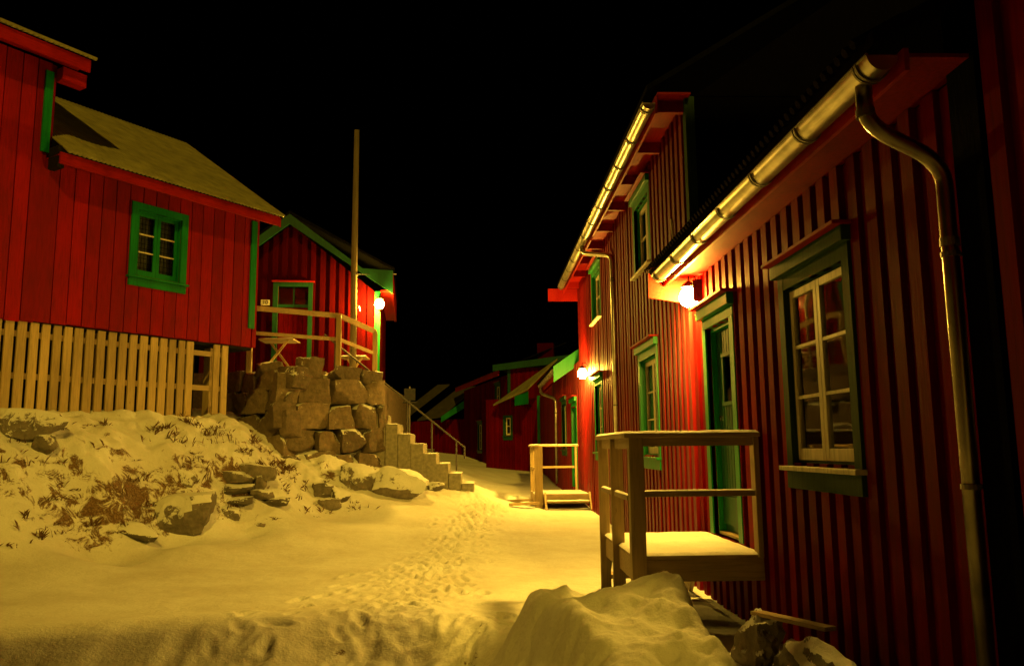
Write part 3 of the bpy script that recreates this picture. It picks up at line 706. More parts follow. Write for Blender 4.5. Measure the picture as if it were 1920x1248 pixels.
# ---------------- third house (right, beyond)
Hf = RF('far_red_cottage', 'low red cottage beyond the tall house, lit green gable board over its door', 'house', 'red wooden houses')
wall(Hf, -33.0, -19.21, .1, 3.55, 'batten', 'red', [(-21.0, -20.0, .5, 2.5), (-23.6, -22.5, 1.45, 2.7)], seed=15)
door(Hf, -21.0, -20.0, .5, 2.5, panel='green')
window(Hf, -23.6, -22.5, 1.45, 2.7, trim='greend')
MB().box(-33.13, -33.0, -.05, .05, .2, 3.5).build('corner_board', 'green', Hf)
b = MB(); b.prism([(0, 0), (1, 0), (1, 1), (0, 1)], 0, 0) if False else None
b = MB(); b.hexa([(-20.36, -.56, 3.12), (-20.32, -.56, 3.12), (-20.32, 1.2, 4.30), (-20.36, 1.2, 4.30), (-20.36, -.56, 3.52), (-20.32, -.56, 3.52), (-20.32, 1.2, 4.72), (-20.36, 1.2, 4.72)]); b.build('barge_board', 'green', Hf)
slope_roof(Hf, -26.2, -20.37, -.54, 3.56, 2.4, 5.3, 'roofred', .06)
b = MB(); x = -26.1
while x < -20.5: b.tube([(x, -.60, 3.51), (x, -.30, 3.70)], .035, 6); x += .22
b.build('tile_edge', 'roofred', Hf)
gutter(Hf, -26.1, -20.5, -.50, 3.46, .07, brackets=9)
MB().box(-26.15, -20.4, -.42, -.40, 3.3, 3.5).build('fascia', 'redf', Hf)
downpipe(Hf, [(-25.9, -.5, 3.4), (-25.8, -.5, 3.2), (-25.3, -.07, 3.0), (-25.3, -.07, 2.7), (-25.3, -.07, .4)], .045)

# ---------------- porches
def snowcap(parent, x0, x1, y0, y1, z, h=.03, seed=0, name='snow_cap'):
    nx = max(4, int((x1 - x0) / .03)); ny = max(4, int((y1 - y0) / .03)); b = MB()
    for j in range(ny + 1):
        for i in range(nx + 1):
            u = i / nx; v = j / ny; ed = min(u * (x1 - x0), (1 - u) * (x1 - x0), v * (y1 - y0), (1 - v) * (y1 - y0))
            x = x0 + (x1 - x0) * u; y = y0 + (y1 - y0) * v
            hh = h * .62 * (1 - math.exp(-ed / .006)) * (.9 + .25 * noise.noise(Vector((x * 6 + seed, y * 6, 0)))) 
            b.v.append((x, y, z + (hh if ed > 1e-6 else 0)))
    for j in range(ny):
        for i in range(nx):
            a = j * (nx + 1) + i; b.f.append((a, a + 1, a + nx + 2, a + nx + 1))
    return b.build(name, 'snow', parent, smooth=True)
P1 = empty('wooden_porch', (0, 0, 0), 0, 'snow-topped wooden porch with railing before the nearest green door', 'porch', 'wooden porches')
x0, x1, y0, y1, zd = 1.22, 2.28, 6.72, 8.38, .62
b = MB(); y = y0
while y < y1 - .05: b.box(x0 - .0, x1, y, y + .112, zd - .032, zd); y += .12
b.build('deck', 'rawx', P1)
b = MB(); b.box(x0 + .0, x1, y0 - .002, y0 + .04, zd - .205, zd - .033); b.box(x0 + .0, x0 + .04, y0 + .041, y1, zd - .205, zd - .034); b.box(x0 + .041, x1, y1 - .04, y1, zd - .205, zd - .035); b.build('skirt_board', 'rawx', P1, bevel=.004)
snowcap(P1, x0 - .01, x1 + .0, y0 - .012, y1, zd + .001, .035)
zr = 1.60
def post(par, x, y, z0, z1, w, d=None, m='raw'): d = d or w; return MB().box(x - w / 2, x + w / 2, y - d / 2, y + d / 2, z0, z1).build('post', m, par, bevel=.004)
post(P1, x0 - .002 + .03, y0 - .004, .405, zr - .03, .12, .10)
post(P1, x0 - .0, 7.52, -.05, zr - .03, .11, .045); post(P1, x0 - .0, y1 - .03, -.05, zr - .03, .10, .045)
post(P1, x1 - .03, y0 + .02, zd - .02, zr - .03, .045, .11)
b = MB(); b.box(x0 - .07, x1 + .0, y0 - .065, y0 + .055, zr - .03, zr + .006); b.box(x0 - .07, x0 + .05, y0 + .056, y1 + .02, zr - .03, zr + .006); b.build('handrail', 'rawx', P1, bevel=.004)
b = MB(); b.box(x0 + .09, x1 - .055, y0 - .02, y0 + .015, zr - .10, zr - .031); b.box(x0 - .02, x0 + .01, y0 + .05, y1 - .1, zr - .12, zr - .031); b.build('top_rail', 'rawx', P1)
b = MB(); b.box(x0 + .09, x1 - .055, y0 - .025, y0 + .025, 1.09, 1.135); b.box(x0 - .04, x0 + .005, y0 + .05, 7.455, 1.06, 1.10); b.box(x0 - .04, x0 + .005, 7.585, y1 - .12, 1.06, 1.10); b.build('middle_rail', 'rawx', P1, bevel=.003, split=True)
snowcap(P1, x0 - .07, x1, y0 - .065, y0 + .055, zr + .007, .035, 3); snowcap(P1, x0 - .07, x0 + .05, y0 + .056, y1 + .02, zr + .007, .035, 5)
snowcap(P1, x0 + .09, x1 - .055, y0 - .025, y0 + .025, 1.136, .018, 9); snowcap(P1, x0 - .04, x0 + .005, y0 + .05, 7.455, 1.101, .018, 9); snowcap(P1, x0 - .04, x0 + .005, 7.585, y1 - .12, 1.101, .018, 9)
MB().beam((x0 + .06, y1 + .02, .52), (x0 + .06, y1 + .55, -.02), .04, .2).build('stair_stringer', 'rawy', P1)
MB().beam((x1 - .1, y1 + .02, .52), (x1 - .1, y1 + .55, -.02), .04, .2).build('stair_stringer', 'rawy', P1)
b = MB(); b.box(x0 + .085, x1 - .125, y1 + .06, y1 + .30, .34, .38); b.box(x0 + .085, x1 - .125, y1 + .30, y1 + .54, .14, .18); b.build('tread', 'rawx', P1, split=True)
rebase(P1, (1.75, 7.5, 0))
# far porch
P2 = empty('small_wooden_porch', (0, 0, 0), 0, 'small far wooden porch with a box step below the second wall lamp', 'porch', 'wooden porches')
x0, x1, y0, y1, zd = 1.10, 2.28, 17.8, 19.2, .50
b = MB(); y = y0
while y < y1 - .05: b.box(x0, x1, y, y + .112, zd - .032, zd); y += .12
b.build('deck', 'rawx', P2)
b = MB(); b.box(x0, x1, y0 - .002, y0 + .04, zd - .2, zd - .033); b.box(x0, x0 + .04, y0 + .041, y1, zd - .2, zd - .034); b.build('skirt_board', 'rawx', P2)
snowcap(P2, x0, x1, y0, y1, zd + .001, .03, 21)
zr = 1.55
post(P2, x0 + .09, y0 + .03, .1, zr - .03, .17, .12); post(P2, x0 + .02, y1 - .6, .1, zr - .03, .05, .12); post(P2, x0 + .02, y1 - .02, .1, zr - .03, .06, .12); post(P2, x1 - .12, y1 - .02, zd, zr - .03, .05)
b = MB(); b.box(x0 - .05, x0 + .10, y0 - .04, y1 - .06, zr - .03, zr + .006); b.box(x0 - .05, x1 - .05, y1 - .059, y1 + .05, zr - .03, zr + .006); b.build('handrail', 'rawx', P2)
b = MB(); b.box(x0, x0 + .04, y0 + .1, y1 - .1, 1.02, 1.07); b.box(x0 + .06, x1 - .16, y1 - .04, y1, 1.02, 1.07); b.build('middle_rail', 'rawx', P2)
snowcap(P2, x0 - .05, x1 - .05, y1 - .059, y1 + .05, zr + .007, .03, 3); snowcap(P2, x0 - .05, x0 + .10, y0 - .04, y1 - .06, zr + .007, .03, 3)
b = MB(); b.box(x0 + .24, x1 - .02, y0 - .32, y0 - .05, .34, .37); b.build('tread', 'rawx', P2)
for xx in (x0 + .22, x1 - .0): MB().beam((xx, y0 - .02, .50), (xx, y0 - .36, .16), .04, .14).build('stair_stringer', 'rawy', P2)
snowcap(P2, x0 + .24, x1 - .02, y0 - .32, y0 - .05, .371, .02, 8)

rebase(P2, (1.7, 18.5, .2))
# ---------------- left house on stilts
A = empty('red_stilt_house', (CA[0], CA[1], 0), math.atan2(DV[1], DV[0]), 'big red house on the left above a slatted skirt, snowy roof and green cornered wall', 'house', 'red wooden houses')
wall(A, -4.02, 0, 3.45, 5.98, 'board', 'red2', [(-2.46, -1.62, 4.42, 5.54)], seed=22)
wall(A, -9.5, -4.02, 3.42, 7.5, 'board', 'red2', seed=23, name='wall')
window(A, -2.46, -1.62, 4.42, 5.54, trim='green', sash='green', muntin='cream', curtain='lattice', cap=False, apron=True, tw=.12, sashw=.06)
MB().box(-.10, .03, -.055, .05, 3.6 + .2, 5.9).build('corner_board', 'green', A)
MB().box(-4.12, -4.0, -.06, .06, 6.05, 7.35).build('corner_board', 'green', A)
MB().box(.031, .12, .0, 5.9, 3.45, 5.95).build('end_wall', 'red2', A)
MB().box(-4.03, -3.93, .01, 5.9, 5.9, 7.5).build('upper_end_wall', 'red2', A)
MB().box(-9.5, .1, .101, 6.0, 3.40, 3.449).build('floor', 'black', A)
b = MB(); b.box(-4.0, .26, -.40, -.36, 5.82, 6.0); b.build('fascia', 'redf', A, bevel=.005)
b = MB(); b.box(-4.0, .26, -.359, -.003, 5.955, 5.975); b.build('soffit', 'redf', A)
b = MB(); b.hexa([(.26, -.40, 5.80), (.30, -.40, 5.80), (.30, 2.75, 7.95), (.26, 2.75, 7.95), (.26, -.40, 5.98), (.30, -.40, 5.98), (.30, 2.75, 8.13), (.26, 2.75, 8.13)]); b.build('barge_board', 'redf', A)
def corr_roof(par, x0, x1, ye, ze, yr, zr, m, amp=.016, per=.076, name='roof', th=.03):
    b = MB(); n = int((x1 - x0) / per * 8); rows = 14
    for j in range(rows + 1):
        t = j / rows; y = ye + (yr - ye) * t; z = ze + (zr - ze) * t; a = amp * (1 - .7 * sst(0, .18, t))
        for i in range(n + 1):
            x = x0 + (x1 - x0) * i / n; b.v.append((x, y, z + a * math.sin(2 * math.pi * x / per)))
    for j in range(rows):
        for i in range(n):
            q = j * (n + 1) + i; b.f.append((q, q + 1, q + n + 2, q + n + 1))
    o = b.build(name, m, par, smooth=True); s = o.modifiers.new('solid', 'SOLIDIFY'); s.thickness = th; s.offset = -1
    return o
corr_roof(A, -3.93, .34, -.47, 6.03, 2.75, 8.22, 'roofsnow')
MB().hexa([(-3.93, 2.76, 8.12), (.34, 2.76, 8.12), (.34, 5.9, 6.0), (-3.93, 5.9, 6.0), (-3.93, 2.76, 8.2), (.34, 2.76, 8.2), (.34, 5.9, 6.1), (-3.93, 5.9, 6.1)]).build('rear_roof', 'roof', A)
MB().box(-9.6, -3.62, -.38, -.34, 7.42, 7.62).build('upper_fascia', 'redf', A)
MB().box(-9.6, -3.62, -.339, -.003, 7.55, 7.57).build('upper_soffit', 'redf', A)
corr_roof(A, -9.6, -3.55, -.44, 7.66, 2.9, 9.4, 'roofsnow', name='upper_roof')
b = MB()   # corbel blocks under the overhang at the joint
b.box(-4.0, -3.9, -.33, -.06, 5.78, 6.12); b.build('corbel', 'black', A)
b = MB(); b.box(-3.97, -3.6, -.25, -.07, 7.2, 7.41); b.build('eave_bracket', 'redf', A)
for xx in (-8, -5.5, -3, -.5):
    MB().box(xx - .09, xx + .09, .4, .58, 1.4, 3.4).build('stilt', 'raw', A)
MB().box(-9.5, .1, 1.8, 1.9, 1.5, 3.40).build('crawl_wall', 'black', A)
# slatted skirt below the house
Fn = empty('slat_fence', (CA[0], CA[1], 0), math.atan2(DV[1], DV[0]), 'pale unpainted slat skirting below the big red house, one bay left open', 'fence')
rr = random.Random(4)
b = MB()
for z in (3.24, 2.62, 2.06): b.box(-9.4, -.52, .05, .085, z - .045, z + .045)
b.build('rail', 'rawx', Fn, split=True)
b = MB(); x = -9.3; 
while x < -1.35:
    w = .125 + rr.uniform(-.008, .008); zb = 1.97 + rr.uniform(-.01, .01) + .0 * x; b.box(x, x + w, .012 + rr.uniform(0, .004), .048, zb, 3.42); x += w + .052 + rr.uniform(-.01, .01)
for x in (-.80, -.62): b.box(x, x + .125, .012, .048, 1.97, 3.42)
b.build('slat', 'raw', Fn)
for x in (-8.2, -5.6, -3.0, -.56): MB().box(x, x + .09, .086, .17, 1.6, 3.38).build('fence_post', 'raw', Fn)

# ---------------- shed with gable on the terrace
B = empty('gabled_red_shed', (-4.5, 19.0, 3.2), rad(5.0), 'small red gabled shed on the terrace beside the tall pole, number 10 by its door', 'house', 'red wooden houses')
gtop = lambda x: 3.62 - abs(x + .06) * .80
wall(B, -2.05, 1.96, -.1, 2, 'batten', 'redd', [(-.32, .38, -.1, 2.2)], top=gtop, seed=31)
d = MB(); 
for k in range(6): d.box(-.30 + k * .112, -.30 + k * .112 + .104, .03, .06, -.05, 1.62)
do = d.build('door', 'redfar', B); 
f = MB(); f.box(-.43, -.32, -.06, 0, -.05, 2.22); f.box(.38, .48, -.06, 0, -.05, 2.22); f.box(-.319, .379, -.058, 0, 2.12, 2.22); f.box(-.319, .379, .02, .07, 1.63, 1.70); f.box(.02, .05, .02, .07, 1.701, 2.12); f.build('door_frame', 'greend', do)
MB().box(-.46, .52, -.12, -.002, 2.222, 2.25).build('drip_cap', 'redf', do)
MB().box(-.31, .37, .075, .08, 1.70, 2.12).build('door_pane', 'glass', do)
MB().box(-.5, .6, .3, .32, -.1, 2.3).build('room_niche', 'dark', do)
n = MB(); n.box(-.70, -.50, -.062, -.045, 1.66, 1.79); pl = n.build('number_plate', 'sign', B)
def text(par, s, loc, size, m, rot=(math.pi / 2, 0, 0), ex=.002, name='lettering'):
    c = bpy.data.curves.new(name, 'FONT'); c.body = s; c.size = size; c.extrude = ex; c.align_x = 'CENTER'; c.align_y = 'CENTER'
    o = bpy.data.objects.new(name, c); COL.objects.link(o); dg = bpy.context.evaluated_depsgraph_get(); me = bpy.data.meshes.new_from_object(o.evaluated_get(dg))
    bpy.data.objects.remove(o); me.materials.clear(); me.materials.append(M[m]); o = bpy.data.objects.new(name, me); COL.objects.link(o); o.parent = par; o.location = loc; o.rotation_euler = rot; return o
text(pl, '10', (-.60, -.065, 1.725), .13, 'black')
MB().box(1.93, 2.06, -.06, .04, -.1, 2.02).build('corner_board', 'green', B)
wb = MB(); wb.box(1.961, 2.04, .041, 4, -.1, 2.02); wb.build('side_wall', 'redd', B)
b = MB(); 
for k in range(16): b.box(2.041, 2.07, .1 + k * .24, .22 + k * .24, -.1, 2.0)
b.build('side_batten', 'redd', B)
b = MB(); b.prism([(-.06, 3.56), (-.06, 3.80), (-2.35, 1.97), (-2.35, 1.73)], -.33, -.29)
b.build('barge_board', 'greend', B)
b = MB(); b.prism([(-.06, 3.56), (2.36, 1.92), (2.36, 2.48), (1.95, 2.50), (1.65, 2.52), (-.06, 3.80)], -.33, -.29); b.build('barge_board', 'greend', B)
b = MB(); b.hexa([(2.30, -.28, 1.96), (2.36, -.28, 1.96), (2.36, 4.2, 1.96), (2.30, 4.2, 1.96), (2.30, -.28, 2.48), (2.36, -.28, 2.48), (2.36, 4.2, 2.48), (2.30, 4.2, 2.48)]); b.build('eave_board', 'redf', B)
b = MB(); b.hexa([(-2.4, -.34, 1.9), (-.06, -.34, 3.81), (-.06, 4.2, 3.81), (-2.4, 4.2, 1.9), (-2.4, -.34, 1.98), (-.06, -.34, 3.88), (-.06, 4.2, 3.88), (-2.4, 4.2, 1.98)])
b.hexa([(-.06, -.341, 3.81), (2.40, -.341, 2.49), (2.40, 4.2, 2.49), (-.06, 4.2, 3.81), (-.06, -.341, 3.88), (2.40, -.341, 2.54), (2.40, 4.2, 2.54), (-.06, 4.2, 3.88)])
b.build('roof', 'roof', B)
b = MB(); b.box(2.07, 2.30, -.25, 4.2, 1.99, 2.02); b.build('soffit', 'redf', B)

# ---------------- terrace, retaining wall, stairs
t = MB(); i = 0
poly = [(-9, 16.3), (-5.3, 17.4), (-3.95, 16.5), (-3.3, 17.05), (-3.3, 18.3), (-2.65, 18.3), (-2.45, 19.4), (-2.45, 26), (-9, 26)]
t.v = [(x, y, .4) for x, y in poly] + [(x, y, 3.12) for x, y in poly]; nP = len(poly)
t.f = [tuple(range(nP))[::-1], tuple(range(nP, 2 * nP))] + [(k, (k + 1) % nP, nP + (k + 1) % nP, nP + k) for k in range(nP)]
o = t.build('terrace', 'snowd'); o.data.materials.append(M['wallrock'])
for p in o.data.polygons:
    if abs(p.normal.z) < .5: p.material_index = 1
tag(o, 'snow covered terrace fill behind the stone wall', 'terrace', kind='structure')
RW = empty('retaining_wall', (-3.8, 15.9, 1.2), 0, 'rough dry-stacked boulder retaining wall holding up the terrace beside the stairs', 'stone wall')
rr = random.Random(12)
def course(p, q, zb, zt, dep, wmin=.36, wmax=.62, seed=0, zs=(.36, .46)):
    p = np.array(p); q = np.array(q); Ln = np.linalg.norm(q - p); d = (q - p) / Ln; nrm = np.array([d[1], -d[0]]); z = zb; k = seed; row = 0
    while z < zt - .12:
        h = min(rr.uniform(*zs), zt - z + .08); s = -rr.uniform(0, .25)
        while s < Ln - .05:
            w = min(rr.uniform(wmin, wmax), Ln + .12 - s)
            if w < .18: break
            c = p + d * (s + w / 2) - nrm * (dep / 2 + rr.uniform(0, .07) + (z - zb) * .10)
            hh = h * rr.uniform(.92, 1.12)
            o = rock('stone', (c[0] + 3.8, c[1] - 15.9, z + hh / 2 - 1.2), (w * 1.06, dep, hh * 1.03), k, (rr.gauss(0, .03), rr.gauss(0, .05), math.atan2(d[1], d[0]) + rr.gauss(0, .06)), 'wallrock', RW, rough=.09, blocky=1.0, c0=.92)
            k += 1; s += w + .0
        z += h * .97; row += 1
course((-3.82, 15.75), (-2.02, 16.85), .95, 3.05, .7, .42, .74, seed=100, zs=(.42, .56))
course((-5.5, 16.95), (-3.92, 15.78), 1.2, 3.0, .6, .42, .7, seed=200, zs=(.42, .56))
# capping stones of uneven height
for (x, y, z, dx, dy, dz_, sd) in ((-3.55, 16.5, 3.1, .5, .5, .5, 301), (-4.35, 16.6, 3.1, .55, .5, .42, 303), (-2.9, 16.95, 3.0, .6, .5, .4, 304), (-2.4, 17.2, 2.9, .55, .5, .5, 305)):
    rock('stone', (x + 3.8, y - 15.9, z - 1.2), (dx, dy, dz_), sd, (0, .1, .5), 'wallrock', RW, rough=.12, blocky=.9, c0=.75)
St = empty('stone_stairs', (0, 0, 0), 0, 'concrete stairs with snow dusted treads climbing left to the terrace', 'stairs')
b = MB(); sx = [-.20 - .262 * k for k in range(14)]; sz = [.66 + .205 * k for k in range(14)]
rz = random.Random(8)
for k in range(13):
    b.box(sx[k + 1], sx[k] + rz.uniform(-.008, .008), 17.0 + rz.uniform(-.01, .01), 18.15, .2, min(sz[k] + .12, 3.1))
b.build('step', 'conc', St, bevel=.012)
b = MB()
for k in range(13):
    snowcap(St, sx[k + 1] + .0, sx[k] - .0, 17.005, 18.15, min(sz[k] + .12, 3.1) + .001, .022, k, 'snow_cap')
rock('foot_stone', (.0, 17.1, .50), (.5, .5, .14), 77, (0, 0, 0), 'conc', St, blocky=.9, rough=.05)
rebase(St, (-.2, 17.0, .5))
Hr = empty('stair_handrail', (-.2, 18.1, .6), 0, 'thin dark iron handrail running down the stairs', 'handrail')
#@@RAILPTS
hp = [(-3.55, 18.1, 4.05), (-.42, 18.1, 1.52), (-.42, 18.1, 1.27)]
hp = [(p[0] + .2, p[1] - 18.1, p[2] - .6) for p in hp]
MB().tube(hp, .020, 8).build('rail', 'iron', Hr)
for xx in (-3.3, -2.24, -1.68, -1.14, -.60):
    zz = 4.05 + (xx + 3.55) / (3.13) * (1.52 - 4.05); MB().tube([(xx + .2, 0, max(.1, zz - .95 - .6)), (xx + .2, 0, zz - .6)], .018, 8).build('baluster', 'iron', Hr)

# terrace railing of squared pale timber
TR = empty('terrace_railing', (-3.0, 17.0, 3.1), 0, 'pale squared timber railing along the edge of the terrace', 'railing')
ra, rb, rc = (-4.58, 16.03, 4.30), (-3.02, 17.0, 4.29), (-2.42, 18.2, 4.12)
def TL(p, dz=0): return (p[0] + 3.0, p[1] - 17.0, p[2] - 3.1 + dz)
b = MB(); b.beam(TL(ra), TL(rb), .07, .10); b.beam(TL(rb), TL(rc), .07, .10); b.build('top_rail', 'rawx', TR, bevel=.006)
b = MB(); b.beam(TL(ra, -.50), TL(rb, -.50), .04, .07); b.beam(TL(rb, -.50), TL(rc, -.50), .04, .07); b.build('middle_rail', 'rawx', TR, bevel=.004)
for p, zb in ((ra, 3.0), (rb, 2.5), (rc, 2.6)): MB().box(p[0] + 3 - .05, p[0] + 3 + .05, p[1] - 17.0 - .11, p[1] - 17.0 - .012 + .0, zb - 3.1, p[2] - 3.1 - .0).build('post', 'raw', TR, bevel=.006)

# folding tables on the terrace
def table(x, y, z, w, label, rz=0):
    t = empty('folding_table', (x, y, z), rz, label, 'table', 'folding tables on the terrace')
    MB().box(-w / 2, w / 2, -.3, .3, .62, .65).build('table_top', 'rawx', t, bevel=.005)
    for s in (-1, 1):
        MB().beam((-w * .33 * s, -.25 * s, 0), (w * .33 * s, -.25 * s, .62), .03, .045).build('leg', 'raw', t)
        MB().beam((-w * .33 * s, .25 * s, 0), (w * .33 * s, .25 * s, .62), .03, .045).build('leg', 'raw', t) if False else None
    snowcap(t, -w / 2, w / 2, -.3, .3, .651, .02, 4)
table(-4.25, 16.95, 3.12, .72, 'dark folding table standing left before the shed door')
table(-2.95, 18.7, 2.95, .6, 'low folding table standing right beside the tall pole')
# pole
Pl = empty('timber_pole', (-2.95, 18.4, 2.9), 0, 'tall weathered timber pole rising beside the shed', 'pole')
MB().tube([(0, 0, 0), (-.01, 0, 3), (0, 0, 6.05)], [.078, .072, .06], 16).build('shaft', 'pole', Pl, smooth=True)
MB().tube([(0, -.075, 2.58), (.30, .45, 2.68), (.9, .6, 2.72)], .012, 6).build('stay_bar', 'steel', Pl)
MB().tube(smoothpath([(.07, 0, 1.84), (.12, -.02, 1.86), (.14, -.02, 1.72)], .03), .01, 6).build('hook', 'steel', Pl)
MB().tube([(0, 0, 2.55), (0, 0, 2.6)], .088, 16).build('collar', 'zincd', Pl)
# dark square sign behind the stairs
Sg = empty('sign_post', (-1.85, 20.5, .5), 0, 'dark small square sign on a thin post behind the stairs', 'sign')
MB().tube([(0, 0, 0), (0, 0, 2.55)], .02, 8).build('post', 'iron', Sg)
MB().box(-.14, .14, -.03, -.005, 2.2, 2.5).build('sign_board', 'black', Sg, bevel=.004)
MB().box(-.17, .2, -.06, .05, 2.14, 2.17).build('shelf', 'black', Sg)

# ---------------- far buildings
def wframe(name, p0, p1, label, cat='house', group='red wooden houses'):
    a = math.atan2(p1[1] - p0[1], p1[0] - p0[0]); return empty(name, (p0[0], p0[1], 0), a, label, cat, group), math.hypot(p1[0] - p0[0], p1[1] - p0[1])
D, Ld = wframe('dark_red_annex', (.1, 34.0), (2.33, 33.2), 'low dark red annex with a strip of lit snowy roof and one tiny window')
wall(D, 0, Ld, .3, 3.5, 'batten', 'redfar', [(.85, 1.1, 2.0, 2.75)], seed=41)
window(D, .85, 1.1, 2.0, 2.75, trim='greend', casements=1, rows=2, cap=False, tw=.08)
MB().box(Ld - .12, Ld + .0, -.06, -.031, .3, 3.6).build('corner_board', 'green', D)
MB().box(.02, .1, .101, 5, .3, 3.4).build('side_wall', 'redd', D)
b = MB(); b.hexa([(.5, -.5, 3.20), (2.3, -1.6, 3.72), (3.2, -.3, 5.0), (1.5, 1.6, 4.4), (.5, -.5, 3.27), (2.3, -1.6, 3.80), (3.2, -.3, 5.07), (1.5, 1.6, 4.47)]); b.build('roof', 'roofsnow', D)
b = MB(); b.hexa([(1.65, -1.22, 3.15), (2.3, -1.5, 3.2), (2.3, -1.45, 3.2), (1.65, -1.17, 3.15), (1.65, -1.22, 3.52), (2.3, -1.5, 3.70), (2.3, -1.45, 3.70), (1.65, -1.17, 3.52)]); b.build('barge_board', 'green', D)
Ef, Le = wframe('dark_red_warehouse', (1.2, 39.0), (4.2, 38.4), 'two storey dark red building at the end of the lane with green trim')
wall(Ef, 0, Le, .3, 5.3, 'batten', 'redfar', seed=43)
MB().box(-.02, .12, -.06, -.031, .3, 5.3).build('corner_board', 'greend', Ef)
b = MB(); b.hexa([(-.7, -.3, 5.15), (Le, -.3, 5.5), (Le, -.26, 5.5), (-.7, -.26, 5.15), (-.7, -.3, 5.45), (Le, -.3, 5.85), (Le, -.26, 5.85), (-.7, -.26, 5.45)]); b.build('barge_board', 'greend', Ef)
b = MB(); b.hexa([(-.7, -.25, 5.4), (Le, -.25, 5.75), (Le, 10, 5.75), (-.7, 10, 5.4), (-.7, -.25, 5.45), (Le, -.25, 5.8), (Le, 10, 5.8), (-.7, 10, 5.45)]); b.build('roof', 'roof', Ef)
MB().box(1.3, 2.1, 1, 1.6, 5.8, 6.6).build('chimney', 'redd', Ef)
E2, Le2 = wframe('dark_red_boathouse', (-1.15, 50.0), (1.15, 39.3), 'long dark red building seen obliquely at the end of the lane with green window frames')
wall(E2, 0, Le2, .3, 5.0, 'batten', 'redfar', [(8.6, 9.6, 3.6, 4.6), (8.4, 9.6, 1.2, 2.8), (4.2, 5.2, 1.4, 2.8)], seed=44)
window(E2, 8.6, 9.6, 3.6, 4.6, trim='greend', rows=2); window(E2, 8.4, 9.6, 1.2, 2.8, trim='greend'); window(E2, 4.2, 5.2, 1.4, 2.8, trim='greend')
b = MB(); b.box(-.5, Le2 + .2, -.5, -.44, 4.95, 5.25); b.build('fascia', 'redf', E2)
b = MB(); b.hexa([(-.5, -.52, 5.2), (Le2 + .2, -.52, 5.2), (Le2 + .2, 3, 6.6), (-.5, 3, 6.6), (-.5, -.52, 5.26), (Le2 + .2, -.52, 5.26), (Le2 + .2, 3, 6.66), (-.5, 3, 6.66)]); b.build('roof', 'roof', E2)
G1, Lg = wframe('small_red_boathouse', (-3.1, 52.0), (-.9, 50.5), 'small dark boathouse with green gable and snow dusted roof slope')
wall(G1, 0, Lg + .3, .3, 3.3, 'batten', 'redfar', seed=46)
b = MB(); b.hexa([(-.3, -1.4, 3.2), (1.3, -1.0, 3.4), (2.6, .9, 5.3), (1.3, .9, 5.3), (-.3, -1.4, 3.28), (1.3, -1.0, 3.48), (2.6, .9, 5.38), (1.3, .9, 5.38)]); b.build('roof', 'farroof', G1)
b = MB(); b.hexa([(1.3, -1.05, 3.1), (2.9, .8, 4.6), (2.9, .86, 4.6), (1.3, -.99, 3.1), (1.3, -1.05, 3.45), (2.9, .8, 5.1), (2.9, .86, 5.1), (1.3, -.99, 3.45)]); b.build('barge_board', 'green', G1)
G2, Lg = wframe('far_red_boathouse', (-5.6, 58.0), (-3.0, 56.5), 'farthest dark red boathouse at the bend, thin snow on its roof')
wall(G2, 0, Lg + .3, .3, 3.4, 'batten', 'redfar', seed=47)
b = MB(); b.hexa([(-.4, -1.4, 3.2), (.6, -1.2, 3.3), (3.2, .9, 5.9), (2.2, .9, 5.9), (-.4, -1.4, 3.28), (.6, -1.2, 3.38), (3.2, .9, 5.98), (2.2, .9, 5.98)]); b.build('roof', 'farroof', G2)

# planks lying by the far porch
b = MB(); b.beam((.55, 17.2, .33), (1.15, 17.6, .33), .12, .05); o = b.build('plank', 'rawx'); tag(o, 'short snowy plank lying flat beside the small far porch', 'plank', 'planks on the snow')
b = MB(); b.beam((.35, 18.0, .34), (1.05, 18.2, .36), .14, .05); o = b.build('plank', 'rawx'); tag(o, 'longer plank lying left of the small far porch, farther back', 'plank', 'planks on the snow')
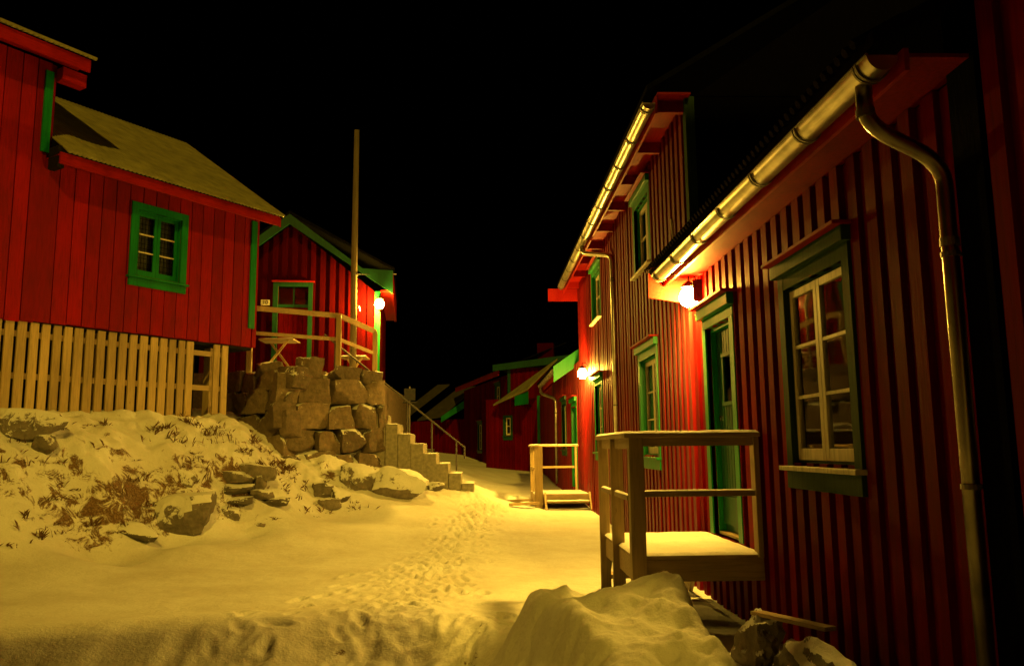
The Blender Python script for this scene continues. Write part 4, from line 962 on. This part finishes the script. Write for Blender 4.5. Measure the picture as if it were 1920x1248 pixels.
# plank leaning on the foundation rocks by the near cottage
b = MB(); b.beam((1.92, 5.9, .33), (2.16, 5.2, .36), .09, .025); o = b.build('plank', 'rawy'); tag(o, 'thin plank resting on the rocks at the foot of the nearest cottage', 'plank', 'planks on the snow')

# ---------------- lamps
lamp((2.19, 8.40, 3.06), -math.pi / 2, 'glowing wall lamp under the eave beside the nearest green door', 64, r=.105, cheek=True)
lamp((2.16, 17.55, 3.08), -math.pi / 2, 'glowing wall lamp at the far corner of the tall house', 76, r=.105)
lamp((-2.42, 18.80, 4.86), 0, 'glowing wall lamp on the corner of the gabled shed', 75, r=.11)

# ---------------- sky, camera, render settings
sl = bpy.data.lights.new('street_lamp_standin', 'SUN'); sl.energy = 1.2; sl.angle = rad(1.5); sl.color = (1, .60, .045)  # stands in for an unseen street lamp behind the camera
so = bpy.data.objects.new('sun', sl); COL.objects.link(so); so.rotation_euler = Vector((-.10, .80, -.59)).to_track_quat('-Z', 'Y').to_euler()
w = bpy.data.worlds.new('World'); S.world = w; w.use_nodes = True; nt = w.node_tree
bg = nt.nodes['Background']
sk = nt.nodes.new('ShaderNodeTexSky'); sk.sky_type = 'NISHITA'; sk.sun_disc = False; sk.sun_elevation = rad(-9); sk.sun_rotation = rad(160)
nt.links.new(sk.outputs[0], bg.inputs['Color']); bg.inputs['Strength'].default_value = .05
cam = bpy.data.cameras.new('camera'); co = bpy.data.objects.new('camera', cam); COL.objects.link(co)
cam.sensor_width = 36; cam.lens = 1520 / 1920 * 36; cam.clip_start = .05; cam.clip_end = 2000
co.matrix_world = Matrix.Translation((0, 0, 1.5)) @ Matrix.Rotation(rad(-2.07), 4, 'Z') @ Matrix.Rotation(math.pi / 2 + rad(8.05), 4, 'X') @ Matrix.Rotation(-rad(.6), 4, 'Z')
S.camera = co
S.render.engine = 'CYCLES'
S.view_settings.view_transform = 'Standard'; S.view_settings.look = 'None'; S.view_settings.exposure = 0; S.view_settings.gamma = 1
S.cycles.max_bounces = 6; S.cycles.diffuse_bounces = 1
S.cycles.sample_clamp_indirect = 4
